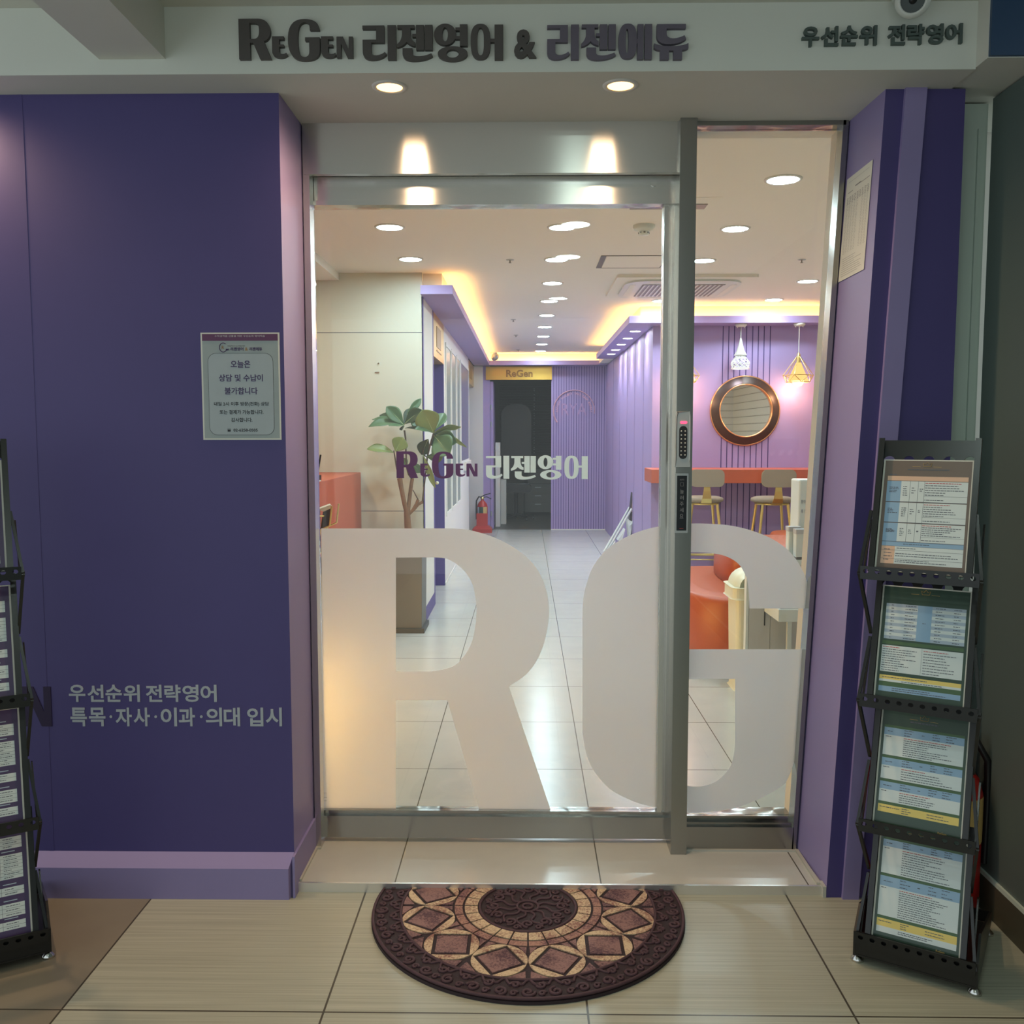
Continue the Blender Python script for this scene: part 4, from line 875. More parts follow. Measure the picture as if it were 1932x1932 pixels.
# ------------------------------------------------------------------ fire extinguishers
def extinguisher(name, label, c, s=1, stand_=False, hs=1):
    c = Vector(c); t = thing(name, tuple(c), label, 'fire extinguisher')
    z = .0
    if stand_:
        b = MB(); b.add([c+Vector((x, y, 0)) for x, y in ((-.13, -.11), (.13, -.11), (.13, .11), (-.13, .11))]+[c+Vector((x, y, .05)) for x, y in ((-.13, -.11), (.13, -.11), (.13, .11), (-.13, .11))]+[c+Vector((x, y, .09)) for x, y in ((-.085, -.08), (.085, -.08), (.085, .08), (-.085, .08))],
              [(0, 3, 2, 1), (0, 1, 5, 4), (1, 2, 6, 5), (2, 3, 7, 6), (3, 0, 4, 7), (4, 5, 9, 8), (5, 6, 10, 9), (6, 7, 11, 10), (7, 4, 8, 11), (8, 9, 10, 11)]); b.build('stand_foot', M_red, t); z = .06
        MB().obox(c+Vector((0, -.078, .16)), (1, 0, 0), (0, 0, 1), (0, 1, 0), .15, .2, .006).build('stand_front', M_red, t)
    r = .078*s
    MB().lathe([(.001, z), (r*.9, z), (r, z+.012), (r, z+.31*s), (r*.86, z+.35*s), (r*.5, z+.385*s), (r*.28, z+.40*s), (r*.24, z+.42*s), (.001, z+.42*s)], c, n=28).build('cylinder', M_red, t)
    MB().lathe([(r*.35, z+.42*s), (r*.35, z+.45*s), (.001, z+.45*s)], c, n=14).build('valve', M_gold, t)
    H = c+Vector((0, 0, z+.455*s))
    MB().tube([H+Vector((-.03*hs, 0, -.01)), H+Vector((.03*hs, 0, .02)), H+Vector((.12*s*hs, -.02, .045))], .007, 6).tube([H+Vector((0, 0, -.012)), H+Vector((.06*hs, 0, -.002)), H+Vector((.13*s*hs, -.02, -.03))], .006, 6).build('handle', M_black, t)
    MB().tube([H+Vector((-.01*hs, 0, -.01)), H+Vector((-.05*s*hs, -.02, 0)), H+Vector((-.085*s*hs, -.02, -.06*s)), H+Vector((-.088*s*hs, -.02, -.16*s)), H+Vector((-.086*s*hs, -.02, -.33*s))], .010, 8).build('hose', M_black, t)
    n_ = 10; vs = []
    for zz in (z+.19*s, z+.31*s): vs += [c+Vector((math.sin(math.radians(-60+12*k))*r*1.01, -math.cos(math.radians(-60+12*k))*r*1.01, zz)) for k in range(n_+1)]
    b = MB()
    for k in range(n_): b.add([vs[k], vs[k+1], vs[k+n_+2], vs[k+n_+1]], [(0, 1, 2, 3)], 0 if k < 2 else (1 if k < 6 else 2))
    b.build('label', [M_wpl, mat('dark_green_print', rgb(50, 76, 60), .5), mat('buff_print', rgb(214, 180, 110), .5)], t)
    return t
extinguisher('fire_extinguisher', 'red fire extinguisher in shadow behind the right leaflet stand', (1.185, 2.545, ZX), 1.08, hs=-1)
extinguisher('fire_extinguisher', 'red fire extinguisher on a red stand beside the far purple door', (-.585, 12.45, 0), .92, True)
# ================================================================== INSIDE
def flat(name, b, m, label, cat, group=None): return tag(b.build(name, m), label, cat, group)
# ceiling fittings
t = thing('smoke_detector', (.615, 4.97, ZC), 'white round smoke detector on the ceiling above the door', 'smoke detector')
MB().lathe([(.056, 0), (.058, -.012), (.05, -.024), (.03, -.03)], (.615, 4.97, ZC), n=28).build('base', M_wpl, t)
MB().lathe([(.03, -.028), (.026, -.05), (.001, -.052)], (.615, 4.97, ZC), n=20).build('sensor_cap', M_wpl, t)
b = MB()
for k in range(8): a_ = k*math.pi/4; b.obox((.615+.028*math.cos(a_), 4.97+.028*math.sin(a_), ZC-.04), (-math.sin(a_), math.cos(a_), 0), (0, 0, 1), (math.cos(a_), math.sin(a_), 0), .01, .008, .003)
b.build('vent_slots', M_gpl, t)
sp = None
for k, (x, y, lb) in enumerate(((-.10, 5.91, 'small ceiling sprinkler nearest, left of the corridor lights'), (1.72, 5.94, 'small ceiling sprinkler in the side window'), (-.12, 8.92, 'small ceiling sprinkler in the middle of the corridor'), (-.11, 10.28, 'small ceiling sprinkler farther down the corridor'), (-.10, 12.05, 'small ceiling sprinkler at the corridor end'))):
    if sp is None:
        sp = thing('sprinkler', (x, y, ZC), lb, 'sprinkler', 'ceiling sprinklers')
        MB().lathe([(.026, 0), (.024, -.004), (.008, -.005)], (x, y, ZC), n=20).build('cover_plate', M_silver, sp)
        MB().cyl((x, y, ZC-.004), (x, y, ZC-.018), .004, n=10).cyl((x, y, ZC-.018), (x, y, ZC-.021), .009, n=12).build('nozzle', M_gpl, sp)
    else: dup(sp, (x, y, ZC), lb)
t = thing('air_conditioner', (1.105, 6.93, ZC), 'square white ceiling air conditioner with slatted centre grille', 'air conditioner')
MB().rbox(.625, 1.585, 6.45, 7.41, ZC-.022, ZC, .02, 'z').build('outer_panel', M_ceil, t, bevel=.004)
MB().rbox(.70, 1.51, 6.52, 7.34, ZC-.036, ZC-.022, .16, 'z').build('inner_panel', M_wpl, t, bevel=.005)
b = MB().box(.82, 1.40, 6.66, 7.22, ZC-.038, ZC-.036, 0)
for k in range(19): x = .83+k*.031; b.box(x, x+.012, 6.665, 7.215, ZC-.041, ZC-.038, 1)
b.build('grille', [M_gpl, M_wpl], t)
b = MB().box(.735, .775, 6.68, 7.2, ZC-.0375, ZC-.036).box(1.445, 1.485, 6.68, 7.2, ZC-.0375, ZC-.036).box(.86, 1.36, 6.545, 6.575, ZC-.0375, ZC-.036).box(.86, 1.36, 7.28, 7.31, ZC-.0375, ZC-.036); b.build('air_outlet', M_ceil, t)
t = thing('access_hatch', (.68, 6.0, ZC), 'square ceiling access hatch with grey frame in front of the air conditioner', 'ceiling hatch')
b = MB().box(.458, .49, 5.785, 6.20, ZC-.004, ZC).box(.87, .875, 5.785, 6.20, ZC-.004, ZC).box(.49, .87, 5.785, 5.79, ZC-.004, ZC).box(.49, .87, 6.19, 6.20, ZC-.004, ZC); b.build('hatch_frame', M_gpl, t)
MB().box(.493, .868, 5.793, 6.187, ZC-.003, ZC).build('hatch_panel', M_ceil, t)
t = thing('access_hatch', (.80, 4.46, ZC), 'grey-edged ceiling hatch half hidden by the steel post', 'ceiling hatch')
b = MB().box(.5, .86, 4.52, 4.61, ZC-.004, ZC); b.build('hatch_frame', M_gpl, t)
MB().box(.48, .905, 4.395, 4.50, ZC-.002, ZC).build('hatch_panel', M_ceil, t)
t = thing('security_camera', (-.43, 12.42, ZC), 'small black and white security camera under the far cove', 'camera')
MB().cyl((-.43, 12.42, ZC), (-.43, 12.42, ZC-.02), .05, n=16).build('base', M_wpl, t)
MB().lathe([(.001, -.05), (.045, -.03), (.05, 0), (.04, .03), (.03, .045), (.001, .045)], (-.41, 12.40, ZC-.06), (-.45, -.6, -.6), 16).build('housing', M_silver, t)
t = thing('security_camera', (2.56, 7.95, ZC), 'round security camera high on the right beside the warm cove', 'camera')
MB().cyl((2.50, 7.9, ZC), (2.50, 7.9, ZC-.02), .045, n=16).build('base', M_silver, t)
MB().lathe([(.001, -.05), (.045, -.03), (.05, 0), (.042, .03), (.03, .036), (.001, .036)], (2.485, 7.87, ZC-.045), (-.3, -.95, -.2), 20).build('housing', M_silver, t)
MB().lathe([(.02, .037), (.016, .042), (.001, .043)], (2.485, 7.87, ZC-.045), (-.3, -.95, -.2), 16).build('lens', M_black, t)
# far gold sign
t = thing('gold_sign', (-.09, 12.74, 2.05), 'gold sign board with raised letters above the far doorway', 'sign')
MB().box(-.545, .352, 12.735, 12.765, 2.05, 2.228).build('board', M_goldp, t)
b = MB().text('ReGen', PY(955, 712, 12.735).x, PY(1005, 712, 12.735).x, PY(900, 711.5, 12.735).z, PY(900, 698, 12.735).z, (0, 12.735, 0), *XZ, t=.015, bold=.03); b.build('letter', M_goldd, t)
# emblem on slat wall: shop sign mirrored in the glass, built as solid parts
M_pink = mat('pink_sign_reflection', rgb(214, 160, 180), .5)
t = thing('sign_reflection', (.63, 12.763, 1.5), 'thin pink arch emblem with curved lettering, a mirrored shop sign modelled on the slatted wall', 'reflection')
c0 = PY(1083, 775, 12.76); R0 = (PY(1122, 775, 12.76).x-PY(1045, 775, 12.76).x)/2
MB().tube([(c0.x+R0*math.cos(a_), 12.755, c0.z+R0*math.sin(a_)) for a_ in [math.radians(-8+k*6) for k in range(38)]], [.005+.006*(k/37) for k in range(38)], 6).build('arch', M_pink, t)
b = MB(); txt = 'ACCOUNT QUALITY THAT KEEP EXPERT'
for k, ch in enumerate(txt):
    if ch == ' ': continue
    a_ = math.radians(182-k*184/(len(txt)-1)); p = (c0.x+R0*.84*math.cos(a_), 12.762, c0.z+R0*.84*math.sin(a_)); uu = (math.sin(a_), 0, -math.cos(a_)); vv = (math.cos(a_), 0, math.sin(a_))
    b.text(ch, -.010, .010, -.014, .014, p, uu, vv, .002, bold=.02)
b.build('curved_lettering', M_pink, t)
b = MB().text('RYA', c0.x-.17, c0.x+.17, c0.z-.06, c0.z+.10, (0, 12.762, 0), *XZ, t=.002); b.build('reflected_letters', mat('mauve_sign_reflection', rgb(176, 140, 184), .5), t)
# far office furniture
D4 = 13.7
def at3(x0, x1, y0, y1, Y): a = PY(x0, y1, Y); c = PY(x1, y0, Y); return a.x, c.x, max(a.z, 0), c.z
x0, x1, z0, z1 = at3(955, 988, 849, 990, 15.2); flat('office_cabinet', MB().box(x0, x1, 15.2, 15.6, 0, z1), M_gpl, 'tall grey cabinet in the dark office', 'cabinet')
t = thing('drawer_cabinet', (.2, 15.1, 0), 'low grey drawer cabinet at the right of the dark office', 'cabinet')
x0, x1, z0, z1 = at3(990, 1040, 913, 990, 15.1); MB().box(x0, x1, 15.1, 15.5, .05, z1).build('body', M_gpl, t)
for k in range(3):
    dz = (z1-.1)/3; dr = MB().box(x0+.02, x1-.02, 15.09, 15.1, .08+k*dz, .07+(k+1)*dz).build('drawer', M_gpl, t); MB().box((x0+x1)/2-.05, (x0+x1)/2+.05, 15.075, 15.09, .04+(k+1)*dz, .05+(k+1)*dz).build('drawer_pull', M_silver, dr)
flat('printer', MB().rbox(x0+.05, x1, 15.12, 15.45, z1+.002, z1+.24, .03, 'y').box(x0+.2, x1-.1, 15.06, 15.12, z1+.13, z1+.17), M_gpl, 'bulky grey printer on the drawer cabinet', 'printer')
for k, (xa, xb, yt, Y, lb) in enumerate(((935, 943.5, 835, 13.2, 'nearer tall white folding panel edge inside the dark office'), (944, 955, 905, 13.6, 'farther low white folding panel inside the dark office'))):
    x0, x1, z0, z1 = at3(xa, xb, yt, 985, Y); flat('white_partition', MB().box(x0, x1, Y, Y+.25, 0, z1), M_white, lb, 'partition')
t = thing('reflection_chair', (.05, 14.5, 0), 'black high-backed office chair in the dark office', 'chair')  # chair added in place of a person's dark reflection in the glass
x0, x1, z0, z1 = at3(948, 1000, 765, 870, 14.5)
MB().rbox(x0, x1, 14.5, 14.58, .75, z1, .16, 'y').build('backrest', M_black, t, bevel=.02)
MB().rbox(x0, x1, 14.1, 14.5, .45, .53, .03, 'y').build('seat', M_black, t, bevel=.02)
MB().cyl(((x0+x1)/2, 14.3, .08), ((x0+x1)/2, 14.3, .46), .03).build('column', M_black, t)
for k in range(5):
    a_ = k*1.257+.3; q = Vector(((x0+x1)/2, 14.3, .08)); e = q+Vector((math.cos(a_)*.28, math.sin(a_)*.28, -.02)); MB().tube([q, e], .018).cyl(e+Vector((-.012, 0, -.035)), e+Vector((.012, 0, -.035)), .026, n=12).build('leg', M_black, t)
# ------------------------------------------------------------------ bar corner
t = thing('round_mirror', (1.885, 8.1, 1.2), 'round wall mirror with wide dark copper rim above the bar counter', 'mirror')
mc = Vector((1.887, 8.1, 1.508))
M_cop = mat('dark_copper_rim', rgb(70, 52, 46), .4, .35, noise=.35, nscale=12); M_copl = mat('copper_edge', rgb(216, 156, 110), .3, .8)
M_mir = mat('mirror_silver', (.86, .86, .84, 1), .02, 1)
MB().lathe([(.298, 0), (.300, .012), (.292, .018), (.235, .05), (.228, .052), (.222, .03), (.222, 0)], mc, (0, -1, 0), 64).build('rim', M_cop, t)
MB().lathe([(.298, .002), (.303, .010), (.297, .020), (.292, .018)], mc, (0, -1, 0), 64).build('rim_edge', M_copl, t)
MB().lathe([(.230, .048), (.227, .056), (.219, .052), (.218, .02)], mc, (0, -1, 0), 64).build('inner_ring', M_copl, t)
MB().disc(mc+Vector((0, -.022, 0)), .222, (0, -1, 0), 64).build('mirror_glass', M_mir, t)
t = tag(MB().box(1.03, 2.905, 7.65, 8.1, .905, 1.018).build('bar_counter', M_orange, bevel=.004), 'long orange bar counter shelf on the purple wall under the mirror', 'bar counter')
def pendant_base(x, y):
    return MB().lathe([(.001, 0), (.048, 0), (.05, -.008), (.04, -.022), (.001, -.024)], (x, y, 2.232), n=24).cyl((x-.03, y, 2.21), (x-.03, y, 2.2), .005, n=8).cyl((x+.03, y, 2.21), (x+.03, y, 2.2), .005, n=8)
x, y = 1.812, 7.97
t = thing('pendant_lamp', (x, y, 2.232), 'white bell pendant lamp with honeycomb cutouts above the mirror', 'pendant lamp')
pendant_base(x, y).build('ceiling_rose', M_white, t)
MB().cyl((x, y, 2.21), (x, y, 2.10), .003, n=6).build('cord', M_white, t)
MB().lathe([(.006, 2.115), (.012, 2.09), (.018, 2.06), (.032, 2.01), (.052, 1.975), (.054, 1.97), (.048, 1.972), (.028, 2.005), (.012, 2.05)], (x, y, 0), n=28).build('lamp_shade', M_wpl, t)
b = MB(); prof = lambda z: .078-.9*max(0, (z-1.905))**1.25*1.6 if z > 1.905 else .078-.25*(1.905-z)
for r_ in range(5):
    zc_ = 1.958-r_*.021
    for k in range(11):
        a_ = (k+.5*(r_ % 2))*2*math.pi/11; hx = []
        for j in range(6):
            q = math.pi/6+j*math.pi/3; zz = zc_+.0145*math.sin(q); rr_ = prof(zz); aa = a_+.021*math.cos(q)/rr_*.95
            hx.append((x+rr_*math.cos(aa), y+rr_*math.sin(aa), zz))
        b.tube(hx, .0032, 5, closed=True)
b.lathe([(.070, 1.868), (.076, 1.868), (.076, 1.855), (.066, 1.855), (.066, 1.868)], (x, y, 0), n=28)
b.build('honeycomb_cage', M_wpl, t)
MB().disc((x, y, 1.858), .066, (0, 0, -1), 24).build('diffuser', glow('white_pendant_glow', (.86, .92, 1, 1), 3), t)
spot('pendant_beam', (x, y, 1.85), 3, (.7, .78, 1), 140, .8, .05); 
def cage_lamp(x, y, label):
    t = thing('pendant_lamp', (x, y, 2.232), label, 'pendant lamp', 'gold cage pendants')
    pendant_base(x, y).build('ceiling_rose', M_white, t)
    MB().cyl((x, y, 2.21), (x, y, 1.985), .003, n=6).build('cord', M_white, t)
    MB().lathe([(.004, 1.99), (.014, 1.975), (.018, 1.92), (.018, 1.90)], (x, y, 0), n=12).build('socket', M_gold, t)
    b = MB(); top = Vector((x, y, 1.975)); n_ = 6; ring = [Vector((x+.128*math.cos(k*2*math.pi/n_), y+.128*math.sin(k*2*math.pi/n_), 1.80)) for k in range(n_)]
    bot = [Vector((x+.098*math.cos((k+.5)*2*math.pi/n_), y+.098*math.sin((k+.5)*2*math.pi/n_), 1.742)) for k in range(n_)]
    for k in range(n_): b.tube([top, ring[k]], .0032, 5).tube([ring[k], ring[(k+1) % n_]], .0032, 5).tube([ring[k], bot[k]], .0032, 5).tube([ring[k], bot[k-1]], .0032, 5).tube([bot[k], bot[(k+1) % n_]], .0032, 5)
    b.build('cage', M_gold, t)
    MB().lathe([(.022, 1.905), (.085, 1.752)], (x, y, 0), n=24).build('inner_shade', glow('amber_shade_glow', (1, .60, .20, 1), .62), t)
    MB().lathe([(.001, 1.705), (.03, 1.712), (.045, 1.735), (.048, 1.76), (.03, 1.80), (.001, 1.81)], (x, y, 0), n=20).build('bulb', glow('warm_bulb_glow', (1, .55, .18, 1), 3), t)
    return t
for (x, lb) in ((2.29, 'gold wire cage pendant lamp with amber shade at the right of the mirror'), (1.335, 'gold wire cage pendant lamp mostly behind the steel post')):
    cage_lamp(x, 7.93, lb)
    l = bpy.data.lights.new('pendant_bulb', 'POINT'); l.energy = 2.6; l.color = (1, .60, .34); l.shadow_soft_size = .04; o = bpy.data.objects.new('pendant_bulb', l); COL.objects.link(o); o.location = (x, 7.93, 1.68)
# bar stools
def stool(x, y, label):
    t = thing('bar_stool', (x, y, 0), label, 'bar stool', 'stools at the bar counter')
    M_seat = mat('taupe_upholstery', rgb(150, 136, 118), .8)
    zs_ = .775
    MB().lathe([(.001, zs_-.012), (.15, zs_-.012), (.168, zs_), (.165, zs_+.02), (.13, zs_+.032), (.001, zs_+.034)], (x, y, 0), n=32).build('seat', M_seat, t)
    MB().lathe([(.001, zs_-.014), (.135, zs_-.014), (.135, zs_-.03), (.125, zs_-.03), (.001, zs_-.018)], (x, y, 0), n=28).build('seat_ring', M_gold, t)
    o_ = MB().rbox(x-.125, x+.125, y-.205, y-.175, .90, 1.022, .035, 'y'); o_.build('backrest', M_seat, t, bevel=.008)
    MB().rbox(x-.128, x+.128, y-.178, y-.172, .897, 1.025, .037, 'y').build('backrest_shell', M_gold, t)
    b = MB(); pr = [(y-.192, .93, .021), (y-.195, .86, .027), (y-.19, .80, .036), (y-.17, .765, .042), (y-.13, .752, .045), (y-.06, .75, .045)]
    for k in range(len(pr)-1):
        (y0, z0, w0), (y1, z1, w1) = pr[k], pr[k+1]
        b.add([(x-w0, y0, z0), (x+w0, y0, z0), (x+w1, y1, z1), (x-w1, y1, z1), (x-w0, y0+.006, z0+.003), (x+w0, y0+.006, z0+.003), (x+w1, y1+.004, z1+.006), (x-w1, y1+.004, z1+.006)], [(0, 1, 2, 3), (7, 6, 5, 4), (0, 4, 5, 1), (1, 5, 6, 2), (2, 6, 7, 3), (3, 7, 4, 0)])
    b.build('back_bracket', M_gold, t)
    for sx in (-1, 1):
        for sy in (-1, 1):
            MB().tube([(x+sx*.10, y+sy*.10, .75), (x+sx*.175, y+sy*.175, .006)], [.012, .009], 8).build('leg', M_gold, t)
    q = .100+.075*(.75-.31)/.744
    MB().tube([(x-q, y-q, .31), (x+q, y-q, .31), (x+q, y+q, .31), (x-q, y+q, .31)], .006, 6, closed=True).build('footrest', M_gold, t)
    MB().tube([(x-q+.005, y-q, .355), (x+q-.005, y-q, .355)], .005, 6).build('crossbar', M_gold, t)
    return t
s0 = stool(1.975, 7.48, 'gold bar stool with taupe seat at the right, below the mirror edge')
s1 = dup(s0, (1.425, 7.52, 0), 'gold bar stool with taupe seat just right of the steel post')
# orange benches
def soft(name, outline, z0, z1, m, par, r=.035):
    b = MB(); L = smooth_closed(outline, 6); n_ = len(L); cx_ = sum(p[0] for p in L)/n_; cy_ = sum(p[1] for p in L)/n_
    prof_ = [(-r*.6, z0), (-r*.2, z0+.008), (0, z0+r*.6), (0, z1-r), (-r*.12, z1-r*.5), (-r*.45, z1-r*.12), (-r, z1), (-.12, z1+.006)]
    vs = []
    for d, z in prof_:
        for p in L:
            v = Vector((p[0]-cx_, p[1]-cy_)); q = v.length; vs.append((cx_+v.x*(q+d)/q, cy_+v.y*(q+d)/q, z))
    fs = [(i*n_+k, i*n_+(k+1) % n_, (i+1)*n_+(k+1) % n_, (i+1)*n_+k) for i in range(len(prof_)-1) for k in range(n_)]
    b.add(vs, fs, 0, True); b.add(vs, [list(range((len(prof_)-1)*n_, len(prof_)*n_)), list(range(n_))[::-1]], 0, True)
    return b.build(name, m, par)
t = thing('orange_bench', (1.4, 5.6, 0), 'orange leatherette bench with rounded end behind the side window', 'bench')
soft('seat', [(.86, 5.45), (.90, 5.16), (1.0, 4.98), (1.15, 4.90), (1.4, 4.90), (1.62, 4.95), (1.70, 5.15), (1.7, 5.8), (1.6, 6.12), (1.3, 6.2), (1.0, 6.15), (.88, 5.9)], .06, .43, M_leather, t)
soft('backrest', [(1.17, 5.42), (1.25, 5.30), (1.5, 5.27), (1.68, 5.32), (1.7, 5.6), (1.68, 5.95), (1.5, 6.0), (1.25, 5.97), (1.18, 5.8)], .43, .66, M_leather, t, .02)
for x_, y_ in ((1.02, 5.25), (1.55, 5.15), (1.0, 5.9), (1.55, 5.9)): MB().cyl((x_, y_, 0), (x_, y_, .08), .022, n=12).build('leg', M_black, t)
a = PY(1470, 1012, 6.6)
t = thing('orange_bench', (2.1, 6.8, 0), 'orange leatherette bench block farther back, in front of the right stool', 'bench')
soft('seat', [(1.82, 6.75), (1.86, 6.62), (2.0, 6.6), (2.45, 6.6), (2.56, 6.65), (2.58, 6.9), (2.5, 7.06), (2.0, 7.08), (1.84, 7.0)], .06, max(.3, a.z), M_leather, t)
for x_, y_ in ((1.95, 6.7), (2.45, 6.7), (1.95, 6.98), (2.45, 6.98)): MB().cyl((x_, y_, 0), (x_, y_, .08), .02, n=12).build('leg', M_black, t)
# swing-lid bin
bx, by = 1.152, 4.745
t = thing('waste_bin', (bx, by, 0), 'cream plastic swing-lid waste bin beside the orange bench', 'bin')
MB().rbox(bx-.085, bx+.085, by-.1, by+.1, 0, .50, .03, 'z').build('body', M_creampl, t, bevel=.01)
for p_ in t.children[0].data.vertices:
    if p_.co.z > .3: p_.co.x *= 1.12; p_.co.y *= 1.12
MB().rbox(bx-.112, bx+.112, by-.125, by+.125, .475, .535, .04, 'z').build('lid_rim', M_creampl, t, bevel=.008)
b = MB(); n_ = 10; vs = []
for yy, s_ in ((by-.105, .8), (by-.08, 1), (by+.08, 1), (by+.105, .8)):
    vs += [(bx+.098*s_*math.cos(math.pi*k/n_), yy, .533+.085*s_*math.sin(math.pi*k/n_)) for k in range(n_+1)]
b.add(vs, [(i*(n_+1)+k, i*(n_+1)+k+1, (i+1)*(n_+1)+k+1, (i+1)*(n_+1)+k) for i in range(3) for k in range(n_)]+[list(range(n_+1)), list(range(3*(n_+1), 4*(n_+1)))], 0, True); b.build('swing_lid', M_creampl, t)
MB().box(bx-.06, bx+.02, by-.104, by-.1, .32, .42).build('sticker', mat('grey_sticker', rgb(150, 146, 150), .6), t)
MB().obox((bx-.02, by-.1045, .37), (.8, 0, .6), (-.6, 0, .8), (0, 1, 0), .07, .006, .002).obox((bx-.02, by-.1045, .37), (.8, 0, -.6), (.6, 0, .8), (0, 1, 0), .07, .006, .002).build('sticker_mark', M_wpl, t)
# grey cabinet with white top and what stands on it
YK = 4.30; xl = PY(1407, 1180, YK).x
M_lam = mat('warm_grey_laminate', rgb(196, 192, 186), .5)
t = thing('grey_cabinet', (1.6, 4.44, 0), 'grey cabinet with dark vertical grip lines and white top beside the waste bin', 'cabinet')
MB().box(xl+.11, 2.0, YK+.04, YK+.28, 0, .70).box(xl+.012, 2.0, YK+.006, YK+.04, 0, .70).box(xl, xl+.012, YK, YK+.04, 0, .70, 1).build('body', [M_lam, M_wpl], t)
MB().box(xl-.004, 2.01, YK-.012, YK+.05, .70, .722).box(xl+.1, 2.01, YK+.05, YK+.285, .70, .722).build('worktop', M_wpl, t)
xm_ = PY(1453, 1180, YK).x
for x0_, x1_, xp, y0_, y1_ in ((xl+.014, xm_-.001, 1443, 1148, 1180), (xm_+.001, xm_+.26, 1492, 1190, 1222)):
    dr = MB().box(x0_, x1_, YK, YK+.006, .02, .69).build('door', M_lam, t)
    p = PY(xp, y0_, YK); q = PY(xp, y1_, YK); MB().box(p.x-.002, p.x+.002, YK-.004, YK, q.z, p.z+(.1 if xp == 1443 else .02)).build('grip', M_ink, dr)
def box_at(x0, x1, y0, y1, Y, d, name, m, bev=.004, par=None):
    a = PY(x0, y1, Y); c = PY(x1, y0, Y); return MB().rbox(a.x, c.x, Y, Y+d, a.z, c.z, .006, 'z').build(name, m, par, bevel=bev)
YB = 4.42
a = PY(1508, 905, YB)
t = thing('water_purifier', (1.4, YB, .722), 'tall white water purifier with a handwritten note at the right edge of the window', 'water purifier')
MB().box(a.x, a.x+.28, YB, YB+.14, .7225, a.z).build('body', M_wpl, t, bevel=.008)
n0 = PY(1510, 995, YB-.002)
b = MB(); p = PY(1511, 950, YB-.001); q = PY(1525, 943, YB-.001); b.text('정수기 사용', p.x, q.x+.03, p.z, q.z, (0, YB-.0005, 0), *XZ, t=.001); p = PY(1511, 968, YB); q = PY(1525, 961, YB); b.text('후 전원 끄기', p.x, q.x+.03, p.z, q.z, (0, YB-.0005, 0), *XZ, t=.001)
b.build('handwritten_note', mat('faint_pencil', rgb(140, 140, 150), .7), t)
for (x0, x1, y0, y1, Y_, lb) in ((1487, 1511, 994, 1051, 4.36, 'white box cup dispenser on the cabinet, left one behind'), (1501, 1524, 999, 1058, 4.30, 'white box cup dispenser on the cabinet, right one in front')):
    a = PY(x0, y1, Y_); c = PY(x1, y0, Y_)
    t = thing('cup_dispenser', ((a.x+c.x)/2, Y_, .7225), lb, 'cup dispenser')
    MB().rbox(a.x, c.x, Y_, Y_+.05, max(a.z, .735), c.z-.022, .005, 'z').build('body', M_wpl, t)
    MB().rbox(a.x-.002, c.x+.002, Y_-.002, Y_+.052, c.z-.022, c.z, .005, 'z').build('cap', mat('light_grey_plastic', rgb(186, 184, 184), .4), t)
    MB().box((a.x+c.x)/2-.02, (a.x+c.x)/2+.02, Y_+.01, Y_+.04, .7225, max(a.z, .735)).build('foot', M_gpl, t)
a = PY(1469, 1150, 4.02); 
t = thing('drip_tray', (a.x+.14, 4.12, 0), 'white tray table with ribbed grey top at the lower right of the window', 'tray')
zt = a.z
MB().box(a.x, a.x+.3, 4.02, 4.26, zt-.055, zt).build('tray', M_wpl, t, bevel=.003)
b = MB()
for k in range(12): b.box(a.x+.01, a.x+.29, 4.03+k*.018, 4.038+k*.018, zt, zt+.003)
b.build('ribs', M_silver, t)
for x_, y_ in ((a.x+.11, 4.04), (a.x+.28, 4.04), (a.x+.11, 4.24), (a.x+.28, 4.24)): MB().box(x_-.01, x_+.01, y_-.01, y_+.01, 0, zt-.055).build('leg', M_wpl, t)
# white leaning stand with dark rolled binders
t = thing('white_brochure_stand', (1.0, 9.6, 0), 'white zigzag leaflet stand seen from the side with dark folders on top', 'brochure stand')
YR = 9.6
def q3(x, y, Y=YR): p = PY(x, y, Y); return Vector((p.x, Y, max(p.z, .01)))
for dy in (-.10, .10):
    d_ = Vector((0, dy, 0))
    MB().tube([q3(1141, 1043)+d_, q3(1190, 958)+d_], .011, 6).tube([q3(1187, 990)+d_, q3(1217, 943)+d_, q3(1209, 934)+d_], .011, 6).build('side_rail', M_wpl, t)
    MB().tube([q3(1197, 981)+d_, q3(1195, 1003)+d_, q3(1206, 1003)+d_, q3(1209, 962)+d_], .006, 6).build('rear_strut', M_wpl, t)
for (x0, y0, x1, y1, xm, ym) in ((1147, 1042, 1160, 1019, 1153, 1022), (1164, 1018, 1178, 997, 1172, 1010), (1182, 977, 1192, 984, 1186, 1012)):
    A_, B_, C_ = q3(x0, y0), q3(x1, y1), q3(xm, ym+8); dv = Vector((0, .09, 0))
    MB().add([A_-dv, B_-dv, C_-dv, A_+dv, B_+dv, C_+dv], [(0, 1, 2), (5, 4, 3), (0, 3, 4, 1), (1, 4, 5, 2), (2, 5, 3, 0)]).build('shelf_pocket', M_wpl, t)
